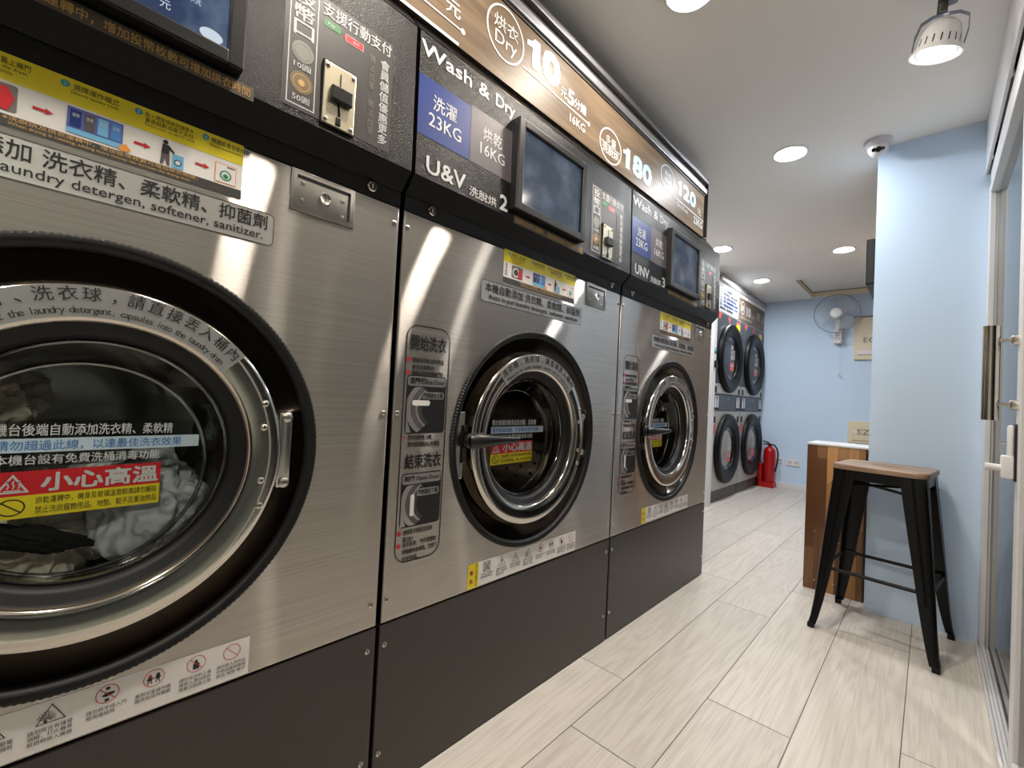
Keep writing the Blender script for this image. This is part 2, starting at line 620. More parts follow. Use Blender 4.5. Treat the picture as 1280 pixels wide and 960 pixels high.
    def text(s, pl, txt, u0, v0, u1, v1, mat, d=0.0009, bold=0.0, keep=False):
        """Lettering fitted into a rectangle (keep: keep its proportions, aligned at u0, v0)."""
        vs, fs, a0, b0, a1, b1 = glyph_mesh(txt)
        su = (u1 - u0) / max(a1 - a0, 1e-6); sv = (v1 - v0) / max(b1 - b0, 1e-6)
        if keep:
            su = sv = min(su, sv)
        w = bold * abs(sv)                     # heavier strokes: the outline laid down again a hair to each side
        for i, (ou, ov) in enumerate(((0, 0),) if not bold else ((-w, -w), (w, -w), (-w, w), (w, w))):
            s.add([pl(u0 + ou + (x - a0) * su, v0 + ov + (y - b0) * sv, d + 0.00012 * i) for x, y in vs], fs, mat)
        return s

    def one(s, pl, u0, v0, u1, v1, mat, d=0.0006):
        """Heavy figure 1 with a flag."""
        w, h = u1 - u0, v1 - v0
        return s.add([pl(u0 + a * w, v0 + b * h, d) for a, b in ((0.42, 0), (1, 0), (1, 1), (0.55, 1), (0.38, 0.86), (0, 0.78), (0, 0.60), (0.42, 0.66))],
                     [(0, 1, 2, 7), (7, 2, 3, 4), (7, 4, 5, 6)], mat)

    def column(s, pl, txt, u0, v0, u1, v1, mat, bold=0.0, d=0.0009):
        """Vertical lettering, top to bottom."""
        n = len(txt); h = (v1 - v0) / n
        for i, ch in enumerate(txt):
            if ch != ' ':
                s.text(pl, ch, u0, v1 - (i + 1) * h + 0.06 * h, u1, v1 - i * h - 0.06 * h, mat, d, bold)
        return s

    def arc_text(s, pl, txt, cu, cv, r, a0, a1, size, mat, bold=0.0, d=0.0009):
        """Glyphs along a circle of radius r (baseline), from angle a0 down to a1 (degrees); size = letter height."""
        n = len(txt)
        for i, ch in enumerate(txt):
            if ch == ' ':
                continue
            a = math.radians(a0 + (a1 - a0) * (i + 0.5) / n)
            vs, fs, x0, y0, x1, y1 = glyph_mesh(ch)
            k = size / 0.9
            ca, sa = math.cos(a), math.sin(a)
            for i2, ox in enumerate((0,) if not bold else (-bold, bold)):
                out = []
                for x, y in vs:
                    tx = (x + ox - (x0 + x1) / 2) * k; ty = y * k
                    rr = r + ty
                    out.append(pl(cu + rr * ca + tx * sa, cv + rr * sa - tx * ca, d + 0.00012 * i2))
                s.add(out, fs, mat)
        return s

    def mesh(s, name, sharp=38):
        me = bpy.data.meshes.new(name)
        me.from_pydata(s.v, [], s.f)
        for m in s.mats:
            me.materials.append(m)
        me.polygons.foreach_set('material_index', s.m)
        me.polygons.foreach_set('use_smooth', s.sm)
        me.update()
        if any(s.sm):
            me.set_sharp_from_angle(angle=math.radians(sharp))
        return me

    def build(s, name, parent=None, label=None):
        return link(name, s.mesh(name), parent, label)


def link(name, me, parent=None, label=None):
    o = bpy.data.objects.new(name, me)
    COL.objects.link(o)
    if parent is not None:
        o.parent = parent
    if label:
        o['label'] = label
    return o


def tag(o, label, cat, group=None, kind=None):
    o['label'] = label
    o['category'] = cat
    if group:
        o['group'] = group
    if kind:
        o['kind'] = kind
    return o


def thing(name, label, cat, loc=(0, 0, 0), rz=0.0, group=None):
    o = bpy.data.objects.new(name, None)
    o.empty_display_size = 0.1
    COL.objects.link(o)
    o.location = loc
    o.rotation_euler = (0, 0, rz)
    return tag(o, label, cat, group)


def struct(name, mb, label, cat='wall'):
    return tag(mb.build(name), label, cat, kind='structure')


def rrect(u0, v0, u1, v1, r, n=5):
    pts = []
    for cu, cv, a0 in ((u1 - r, v0 + r, -90), (u1 - r, v1 - r, 0), (u0 + r, v1 - r, 90), (u0 + r, v0 + r, 180)):
        for k in range(n + 1):
            a = math.radians(a0 + 90 * k / n)
            pts.append((cu + r * math.cos(a), cv + r * math.sin(a)))
    return pts


def circ(u, v, r, n=28, ry=None):
    ry = ry or r
    return [(u + r * math.cos(2 * PI * k / n), v + ry * math.sin(2 * PI * k / n)) for k in range(n)]


# ------------------------------------------------------------------ the room
CEIL = 2.2
X_GLASS = 1.062
Y_BACK = 5.5
Y_PILLAR = 2.16


def build_floor():
    pw = 0.2285
    x_lines = [0.171 + pw * k for k in range(-6, 6)]
    joints = {-1: 2.025, 0: 1.722, 1: 2.14, 2: 1.83, -2: 2.98, -3: 5.2}
    mb = MB()
    attr = []
    g = 0.0013
    for k in range(-6, 5):
        xa, xb = 0.171 + pw * k, 0.171 + pw * (k + 1)
        j0 = joints.get(k, 1.2 + 0.37 * (k % 4))
        ys = [j0 + 1.19 * t for t in range(-5, 5)]
        for a, b in zip(ys, ys[1:]):
            a, b = max(a, -2.6), min(b, Y_BACK + 0.02)
            if b - a < 0.02:
                continue
            mb.add([(xa + g, a + g, 0), (xb - g, a + g, 0), (xb - g, b - g, 0), (xa + g, b - g, 0)], [(0, 1, 2, 3)], FLOORM)
            attr.append((random.random(), random.random(), random.random()))
    nf = len(mb.f)
    mb.add([(-1.3, -2.6, -0.0012), (1.32, -2.6, -0.0012), (1.32, Y_BACK + 0.02, -0.0012), (-1.3, Y_BACK + 0.02, -0.0012)], [(0, 1, 2, 3)], GROUT)
    mb.box(-1.3, 1.32, -2.6, Y_BACK + 0.02, -0.06, -0.003, GROUT)
    attr += [(0, 0, 0)] * (len(mb.f) - nf)
    me = mb.mesh('floor')
    a = me.attributes.new('plank', 'FLOAT_VECTOR', 'FACE')
    a.data.foreach_set('vector', [c for t in attr for c in t])
    o = link('floor', me)
    tag(o, 'pale oak plank floor running down the aisle', 'floor', kind='structure')


build_floor()

# ceiling with a shallow recess by the back wall
mb = MB()
RX0, RX1, RY0, RY1 = -0.115, 0.68, 4.55, 5.42
for (a, b, c, d) in ((-1.3, 1.4, -2.6, RY0), (-1.3, RX0, RY0, RY1), (RX1, 1.4, RY0, RY1), (-1.3, 1.4, RY1, Y_BACK + 0.1)):
    mb.box(a, b, c, d, CEIL, CEIL + 0.09, CEILM)
mb.box(RX0, RX1, RY0, RY1, CEIL + 0.055, CEIL + 0.09, CEILM)
mb.box(RX0 - 0.002, RX1, RY1 - 0.004, RY1 + 0.001, CEIL - 0.0005, CEIL + 0.055, CEILC)
mb.box(RX0 - 0.001, RX0 + 0.003, RY0, RY1, CEIL - 0.0005, CEIL + 0.055, CEILC)
mb.box(RX0, RX1, RY1 - 0.01, RY1 - 0.004, CEIL + 0.05, CEIL + 0.055, CHARC)
mb.box(RX0 + 0.003, RX0 + 0.008, RY0, RY1, CEIL + 0.05, CEIL + 0.055, CHARC)
struct('ceiling', mb, 'plain off-white ceiling with a shallow cream recess', 'ceiling')

mb = MB().box(-1.3, 1.4, Y_BACK, Y_BACK + 0.1, 0, CEIL, WALLB)
struct('wall_back', mb, 'pale blue end wall behind the wall fan')
mb = MB().box(-0.96, -0.90, -2.6, Y_BACK, 0, CEIL, WALLW)
struct('wall_left', mb, 'off-white wall behind the washers and dryers')
mb = MB().box(0.686, 1.32, Y_PILLAR, Y_PILLAR + 0.24, 0, CEIL, WALLB)
struct('wall_pillar', mb, 'pale blue wall end behind the stool')
mb = MB().box(0.69, 0.80, Y_PILLAR + 0.24, Y_BACK, 0, CEIL, WALLT)
struct('wall_right', mb, 'side wall carrying the television')
mb = MB().box(-0.96, 1.32, -2.66, -2.6, 0, CEIL, WALLW)
struct('wall_front', mb, 'off-white wall at the near end of the shop')
mb = MB().box(-0.60, 0.69, Y_BACK - 0.014, Y_BACK, 0, 0.062, WHITEM, 0.003)
struct('baseboard_back', mb, 'white skirting along the blue end wall', 'baseboard')
mb = MB().box(-0.90, -0.562, 3.68, 3.742, 0, 2.19, WHITEM, 0.002)
struct('trim_1', mb, 'white boxed panel closing the gap beside the dryers', 'panel')
mb = MB().box(1.32, 9.0, -9.0, 14.0, -0.10, -0.02, PAVE)
struct('ground', mb, 'grey street paving outside the glass front', 'pavement')
mb = MB().box(5.2, 5.6, -9.0, 14.0, -0.02, 7.0, FACADE)
struct('wall_outside', mb, 'pale blue-grey building across the street', 'building wall')
mb = MB().box(1.40, 4.6, -9.0, 14.0, 2.66, 2.80, WALLW)  # unseen walkway ceiling, added to carry the lamp that lights the laundry
struct('ceiling_added', mb, 'white walkway ceiling added outside the glass front to carry the added lamp', 'ceiling')
# header above the sliding glass door
mb = MB()
mb.box(1.046, 1.054, -2.6, Y_PILLAR, 1.965, CEIL, WHITEM)
mb.box(1.054, 1.32, -2.6, Y_PILLAR, 2.02, CEIL, ALUD)
struct('trim_2', mb, 'white fascia hiding the sliding door track', 'fascia')


# ------------------------------------------------------------------ combination washer-dryers
YC, ZC = 0.506, 0.797
ZT, ZB = 1.340, 0.3946
_mc = {}


def cached(key, fn):
    if key not in _mc:
        _mc[key] = fn().mesh(key)
    return _mc[key]


def panel_with_hole(y0, y1, z0, z1, R, mat):
    mb = MB()
    n = 128
    inner, outer = [], []
    corners = [math.atan2(z - ZC, y - YC) % (2 * PI) for y in (y0, y1) for z in (z0, z1)]
    angs = sorted([2 * PI * k / n for k in range(n)] + corners)
    for a in angs:
        ca, sa = math.cos(a), math.sin(a)
        t = min((y1 - YC) / ca if ca > 1e-9 else 1e9, (y0 - YC) / ca if ca < -1e-9 else 1e9,
                (z1 - ZC) / sa if sa > 1e-9 else 1e9, (z0 - ZC) / sa if sa < -1e-9 else 1e9)
        inner.append((0.0, YC + R * ca, ZC + R * sa))
        outer.append((0.0, YC + t * ca, ZC + t * sa))
    m = len(angs)
    e = 0.004
    edge = []
    for (x, y, z) in outer:
        edge.append((-e, min(max(y, y0 + 0), y1), z))
    deep = [(-0.05, y, z) for x, y, z in outer]
    ins = [(0.0, min(max(y, y0 + e), y1 - e), min(max(z, z0 + e), z1 - e)) for x, y, z in outer]
    mid = [(-e * 0.3, min(max(y, y0 + e * 0.3), y1 - e * 0.3), min(max(z, z0 + e * 0.3), z1 - e * 0.3)) for x, y, z in outer]
    hole = [(-0.02, y, z) for x, y, z in inner]
    rings = [hole, inner, ins, mid, edge, deep]
    vs = [v for r in rings for v in r]
    fs = []
    for i in range(len(rings) - 1):
        for k in range(m):
            l = (k + 1) % m
            fs.append((i * m + k, (i + 1) * m + k, (i + 1) * m + l, i * m + l))
    mb.add(vs, fs, mat, False)
    return mb


def screw_mesh():
    mb = MB()
    mb.lathe((0, 0, 0), [(0.0062, 0.0), (0.0058, 0.0022), (0.004, 0.0036), (0.0016, 0.0040)], SCREWM, 14)
    mb.disc(flat(0), 0, 0, 0.0017, INKB, 0.0040, 8)
    mb.line(flat(0), (-0.0028, 0), (0.0028, 0), 0.0009, INKB, 0.0042)
    mb.line(flat(0), (0, -0.0028), (0, 0.0028), 0.0009, INKB, 0.0043)
    return mb


def seal_mesh():
    """Ribbed black rubber lip round the porthole."""
    mb = MB()
    n = 480
    prof = [(0.3275, -0.001), (0.3280, 0.004), (0.3245, 0.0085), (0.3185, 0.0095), (0.3130, 0.0070), (0.3085, 0.0015), (0.3060, -0.012)]
    vs = []
    for i, (r, h) in enumerate(prof):
        for k in range(n):
            a = 2 * PI * k / n
            q = 0.0011 if (k % 2 and 1 <= i <= 3) else 0.0
            vs.append((h - q, YC + (r - q) * math.cos(a), ZC + (r - q) * math.sin(a)))
    fs = [(i * n + k, i * n + (k + 1) % n, (i + 1) * n + (k + 1) % n, (i + 1) * n + k) for i in range(len(prof) - 1) for k in range(n)]
    mb.add(vs, fs, RUBBER, True)
    return mb


def recess_mesh():
    mb = MB()
    mb.lathe((0, YC, ZC), [(0.306, -0.006), (0.300, -0.020), (0.272, -0.046), (0.262, -0.050), (0.240, -0.050)], DARKM, 128)
    return mb


def ring_mesh():
    mb = MB()
    prof = [(0.252, -0.048), (0.259, -0.045), (0.2615, -0.030), (0.2615, 0.000), (0.2600, 0.006), (0.2565, 0.0105), (0.250, 0.0128), (0.236, 0.0132),
            (0.222, 0.0118), (0.212, 0.0085), (0.2070, 0.0055), (0.2045, 0.002), (0.2038, -0.004), (0.2038, -0.010)]
    mb.lathe((0, YC, ZC), prof, CHROME, 160)
    return mb


def gasket_mesh():
    mb = MB()
    mb.lathe((0, YC, ZC), [(0.2040, -0.004), (0.2015, -0.0065), (0.190, -0.010), (0.1835, -0.016), (0.1815, -0.026), (0.1815, -0.040)], RUBBER, 128)
    return mb


BC = (0.501, 0.779)   # centre of the bowl's flat end, a little lower than the flange


def bowl_mesh():
    mb = MB()
    n = 128
    rings = [(0.184, -0.030, 0), (0.179, -0.026, 0.0), (0.174, -0.030, 0.0), (0.171, -0.048, 0.45), (0.168, -0.070, 0.85), (0.161, -0.0815, 1), (0.150, -0.0835, 1), (0.08, -0.0838, 1), (0.002, -0.0839, 1)]
    vs = []
    for r, h, t in rings:
        cy = YC + (BC[0] - YC) * t; cz = ZC + (BC[1] - ZC) * t
        vs += [(h, cy + r * math.cos(2 * PI * k / n), cz + r * math.sin(2 * PI * k / n)) for k in range(n)]
    fs = [(i * n + k, i * n + (k + 1) % n, (i + 1) * n + (k + 1) % n, (i + 1) * n + k) for i in range(len(rings) - 1) for k in range(n)]
    mb.add(vs, fs, GLASS, True)
    # the thick moulded edges of the bowl
    for r, h, t, w in ((0.1640, -0.0770, 1, 0.0034), (0.1780, -0.0270, 0, 0.0028)):
        cy = YC + (BC[0] - YC) * t; cz = ZC + (BC[1] - ZC) * t
        mb.tube([(h, cy + r * math.cos(2 * PI * k / 96), cz + r * math.sin(2 * PI * k / 96)) for k in range(97)], w, GLASSE, 8, False)
    return mb


def drum_mesh():
    mb = MB()
    mb.lathe((0, YC, ZC), [(0.245, -0.052), (0.236, -0.075), (0.236, -0.105), (0.262, -0.120), (0.272, -0.150), (0.272, -0.62), (0.255, -0.64), (0.0, -0.64)], CHROME, 96)
    for k in range(3):                       # lifters
        a = 2 * PI * k / 3 + 0.5
        ca, sa = math.cos(a), math.sin(a)
        t = Vector((0, -sa, ca)); r = Vector((0, ca, sa)); c = Vector((0, YC, ZC))
        vs = []
        for x in (-0.16, -0.60):
            for w, rr in ((-0.055, 0.272), (-0.018, 0.20), (0.018, 0.20), (0.055, 0.272)):
                vs.append(c + r * rr + t * w + Vector((x, 0, 0)))
        mb.add(vs, [(0, 1, 5, 4), (1, 2, 6, 5), (2, 3, 7, 6), (0, 3, 2, 1), (4, 5, 6, 7)], CHROME)
    # perforations
    for row in range(7):
        x = -0.19 - row * 0.06
        for k in range(40):
            a = 2 * PI * (k + 0.5 * (row % 2)) / 40
            ca, sa = math.cos(a), math.sin(a)
            t = Vector((0, -sa, ca)); c = Vector((x, YC + 0.2705 * ca, ZC + 0.2705 * sa))
            vs = [c + t * (0.006 * math.cos(q * PI / 3)) + Vector((0.006 * math.sin(q * PI / 3), 0, 0)) for q in range(6)]
            mb.add(vs, [tuple(range(6))], VOID)
    return mb


def handle_mesh():
    mb = MB()
    mb.lathe((0.008, 0.236, 0.800), [(0.020, 0.0), (0.020, 0.010), (0.016, 0.014), (0.003, 0.015)], BLACK, 24)
    pts = [(0.020, 0.229, 0.800), (0.030, 0.245, 0.801), (0.040, 0.275, 0.802), (0.049, 0.31, 0.803), (0.056, 0.345, 0.8035), (0.061, 0.375, 0.804)]
    mb.tube(pts, [0.019, 0.021, 0.017, 0.013, 0.0105, 0.006], BLACK, 16)
    return mb


def latch_mesh():
    mb = MB()
    mb.box(-0.045, -0.006, 0.200, 0.231, 0.698, 0.876, BRIGHT, 0.003)
    mb.box(-0.02, 0.0, 0.222, 0.236, 0.74, 0.84, DARKM, 0.002)
    return mb


def hinge_mesh():
    mb = MB()
    mb.box(-0.045, -0.004, 0.764, 0.789, 0.728, 0.872, BRIGHT, 0.004)
    for z in (0.738, 0.862):
        mb.lathe((-0.004, 0.777, z), [(0.010, 0), (0.0095, 0.005), (0.006, 0.008), (0.001, 0.0085)], SCREWM, 16)
    return mb


RINGF = lambda y, z, d: (0.0125 + d, y, z)


def ring_sticker():
    mb = MB()
    a0, a1, n = 132.5, 42.6, 40
    vs = []
    for r in (0.2105, 0.2555):
        for k in range(n + 1):
            a = math.radians(a0 + (a1 - a0) * k / n)
            vs.append((0.0136 if r < 0.23 else 0.0136, YC + r * math.cos(a), ZC + r * math.sin(a)))
    mb.add(vs, [(k, n + 1 + k, n + 2 + k, k + 1) for k in range(n)], MIRROR_FILM)
    mb.arc_text(flat(0.0136), '洗衣精、洗衣球，請直接丟入桶內', YC, ZC, 0.2355, 131.5, 43.2, 0.0195, INKB, 0.006, 0.0008)
    mb.arc_text(flat(0.0136), 'Please put the laundry detergent, capsules into the laundry drum', YC, ZC, 0.2165, 129, 46.5, 0.0125, INKB, 0.0, 0.0008)
    return mb


def window_sticker():
    mb = MB()
    p = flat(-0.0815)
    f = flat(-0.0815)
    mb.rect(p, 0.403, 0.826, 0.642, 0.8525, BLACKF, 0.0)
    mb.rect(p, 0.403, 0.783, 0.618, 0.804, BLACKF, 0.0)
    mb.text(f, '機台後端自動添加洗衣精、柔軟精', 0.406, 0.8295, 0.614, 0.8475, INKW, 0.0006, 0.008)
    mb.rect(p, 0.403, 0.8048, 0.654, 0.8255, PALEB, 0.0003)
    mb.text(f, '請勿超過此線，以達最佳洗衣效果', 0.408, 0.8075, 0.628, 0.8225, LBLUE, 0.0008, 0.006)
    mb.text(f, '本機台設有免費洗桶消毒功能', 0.408, 0.7865, 0.598, 0.8015, INKW, 0.0006, 0.008)

    def tl(u, v, d):      # the red warning sits a hair tilted
        return (-0.0815 + d, u, v + (u - 0.5) * 0.012)
    mb.rect(tl, 0.405, 0.742, 0.601, 0.778, RED, 0.0004)
    mb.rect(tl, 0.405, 0.7085, 0.601, 0.742, YELLOW, 0.0004)
    mb.text(tl, '小心高溫', 0.458, 0.7465, 0.597, 0.7735, INKW, 0.0010, 0.03)
    mb.outline(tl, [(0.4105, 0.7465), (0.446, 0.7465), (0.4283, 0.7745)], 0.0026, INKW, 0.0009)
    for k in range(3):
        x = 0.4225 + 0.0055 * k
        mb.poly(tl, [(x, 0.753), (x + 0.0016, 0.753), (x + 0.0030, 0.757), (x + 0.0014, 0.761), (x + 0.0026, 0.765), (x + 0.001, 0.765), (x - 0.0004, 0.761), (x + 0.0014, 0.757)], INKW, 0.0009)
    mb.rect(tl, 0.420, 0.7495, 0.4365, 0.7512, INKW, 0.0009)
    mb.outline(tl, circ(0.4285, 0.7255, 0.0145, 24, 0.0125), 0.0018, INKB, 0.0009)
    mb.line(tl, (0.4185, 0.7335), (0.4385, 0.7175), 0.0018, INKB, 0.001)
    mb.text(tl, '烘乾運轉中，機身及玻璃溫度較高請勿觸碰', 0.453, 0.7275, 0.597, 0.7385, INKB, 0.0009)
    mb.text(tl, '禁止洗烘寵物用品、地墊、鞋子及重油物品', 0.453, 0.713, 0.597, 0.724, INKB, 0.0009)
    return mb


BLACKF = film_mat('black_film', lin(16, 16, 17), 0.55)


def instruction_sticker():
    mb = MB()
    p = flat(0.0005)
    y0, y1 = 0.338, 0.687
    w = y1 - y0
    mb.rect(p, y0, 1.2475, y1, 1.342, WHITEV, 0)
    mb.rect(p, y0, 1.3065, y1, 1.342, YELLOW, 0.0003)
    mb.rect(p, y0, 1.2475, y1, 1.2625, CHARC, 0.0003)
    mb.text(p, '※洗脫烘及烘衣運轉中，增加投幣枚數可增加烘衣時間。', y0 + 0.07, 1.2560, y0 + 0.285, 1.2622, GOLD, 0.0006)
    mb.text(p, 'When drying is running, adding more money can increase the drying time.', y0 + 0.075, 1.2492, y0 + 0.275, 1.2545, GOLD, 0.0006)
    mb.column(p, '操作說明', y0 + 0.006, 1.266, y0 + 0.016, 1.304, INKB, 0.0, 0.0006)
    steps = [(0.022, '衣物投入，蓋上機門', 'Put laundry into the dryer,'), (0.125, '選擇運作模式', 'Choose laundry mode.'), (0.205, '投入現金或使用儲值卡', 'Insert coins or use IC card,'), (0.292, '機器將會自動啟動', 'Start automatically.')]
    for i, (o, a, b) in enumerate(steps):
        wd = 0.062 if i != 1 else 0.052
        mb.disc(p, y0 + o, 1.3325, 0.0050, TEAL, 0.0005, 14)
        mb.text(p, str(i + 1), y0 + o - 0.0015, 1.3298, y0 + o + 0.0015, 1.3352, INKW, 0.0007)
        if i == 2:
            mb.text(p, a, y0 + o + 0.008, 1.3290, y0 + o + 0.008 + wd, 1.3365, INKB, 0.0006)
            mb.text(p, '會員點數或電子支付', y0 + o + 0.008, 1.3205, y0 + o + 0.008 + wd, 1.3280, INKB, 0.0006)
            mb.text(p, b, y0 + o + 0.008, 1.3150, y0 + o + 0.010 + wd, 1.3195, INKB, 0.0006)
        else:
            mb.text(p, a, y0 + o + 0.008, 1.3275, y0 + o + 0.008 + wd * (0.95 if i else 1), 1.3365, INKB, 0.0006)
            mb.text(p, b, y0 + o + 0.006, 1.3205, y0 + o + 0.006 + wd, 1.3262, INKB, 0.0006)
        if i == 0:
            mb.text(p, 'close the door gently.', y0 + o + 0.008, 1.3145, y0 + o + 0.055, 1.3195, INKB, 0.0006)
            mb.text(p, '請務必確認', y0 + o + 0.012, 1.3085, y0 + o + 0.04, 1.3135, REDI, 0.0006)
    # little washer with red garment
    mb.poly(p, rrect(y0 + 0.034, 1.267, y0 + 0.082, 1.3025, 0.003), INKG, 0.0004)
    mb.disc(p, y0 + 0.052, 1.284, 0.0135, WHITEV, 0.0006)
    mb.disc(p, y0 + 0.052, 1.284, 0.0095, CHARC, 0.0008)
    mb.poly(p, [(y0 + 0.060, 1.270), (y0 + 0.074, 1.268), (y0 + 0.080, 1.286), (y0 + 0.072, 1.300), (y0 + 0.064, 1.296)], RED, 0.0009)
    for u in (0.102, 0.208, 0.262 + 0.024):     # red arrows
        a = y0 + u - 0.006
        mb.poly(p, [(a, 1.2815), (a + 0.012, 1.2815), (a + 0.012, 1.279), (a + 0.020, 1.2835), (a + 0.012, 1.288), (a + 0.012, 1.2855), (a, 1.2855)], REDI, 0.0005)
    # the little screen
    mb.rect(p, y0 + 0.129, 1.2665, y0 + 0.189, 1.3035, PERI, 0.0005)
    mb.rect(p, y0 + 0.129, 1.2665, y0 + 0.189, 1.2735, SKY, 0.0007)
    for k in range(4):
        mb.rect(p, y0 + 0.132 + 0.0145 * k, 1.276, y0 + 0.1435 + 0.0145 * k, 1.300, (BLUE, GREYV, SKY, LBLUE)[k], 0.0007)
        mb.text(p, ('標準', '快速', '強力', '烘衣')[k], y0 + 0.134 + 0.0145 * k, 1.290, y0 + 0.1415 + 0.0145 * k, 1.2955, INKW, 0.0009)
    mb.poly(p, [(y0 + 0.184, 1.270), (y0 + 0.193, 1.2755), (y0 + 0.199, 1.268), (y0 + 0.195, 1.264), (y0 + 0.187, 1.264)], ORANGE, 0.001)
    # figure at a washer
    mb.disc(p, y0 + 0.240, 1.3005, 0.0034, INKB, 0.0006, 12)
    mb.poly(p, [(y0 + 0.2355, 1.282), (y0 + 0.2455, 1.282), (y0 + 0.2450, 1.290), (y0 + 0.2520, 1.285), (y0 + 0.2520, 1.2885), (y0 + 0.2440, 1.2970), (y0 + 0.2365, 1.2970)], INKB, 0.0006)
    mb.poly(p, [(y0 + 0.2345, 1.2645), (y0 + 0.2380, 1.2645), (y0 + 0.2405, 1.277), (y0 + 0.2430, 1.2645), (y0 + 0.2465, 1.2645), (y0 + 0.2460, 1.282), (y0 + 0.2355, 1.282)], GREYV, 0.0006)
    mb.rect(p, y0 + 0.2495, 1.2645, y0 + 0.2645, 1.286, SKY, 0.0005)
    mb.disc(p, y0 + 0.257, 1.2735, 0.0052, CHARC, 0.0007, 14)
    mb.disc(p, y0 + 0.257, 1.2735, 0.0034, PALEB, 0.0008, 14)
    # plain washer
    mb.rect(p, y0 + 0.308, 1.2655, y0 + 0.340, 1.2985, ORANGE, 0.0004)
    mb.rect(p, y0 + 0.3092, 1.2667, y0 + 0.3388, 1.2973, WHITEV, 0.0006)
    mb.rect(p, y0 + 0.3255, 1.2935, y0 + 0.3375, 1.2958, GREYV, 0.0008)
    mb.disc(p, y0 + 0.324, 1.2790, 0.0088, GREEN, 0.0008, 18)
    mb.disc(p, y0 + 0.324, 1.2790, 0.0066, PALEB, 0.0009, 18)
    mb.disc(p, y0 + 0.324, 1.2775, 0.0040, GREEN, 0.001, 12)
    return mb


def detergent_label():
    mb = MB()
    p = flat(0.0004)
    o = rrect(0.256, 1.179, 0.734, 1.237, 0.009)
    mb.poly(p, o, FILM, 0)
    mb.outline(p, o, 0.0011, INKB, 0.0004)
    mb.text(p, '本機自動添加 洗衣精、柔軟精、抑菌劑', 0.272, 1.2065, 0.722, 1.2325, INKB, 0.0006, 0.008)
    mb.text(p, 'Auto in-put laundry detergen, softener, sanitizer.', 0.286, 1.1835, 0.716, 1.2020, INKB, 0.0006, 0.004)
    return mb


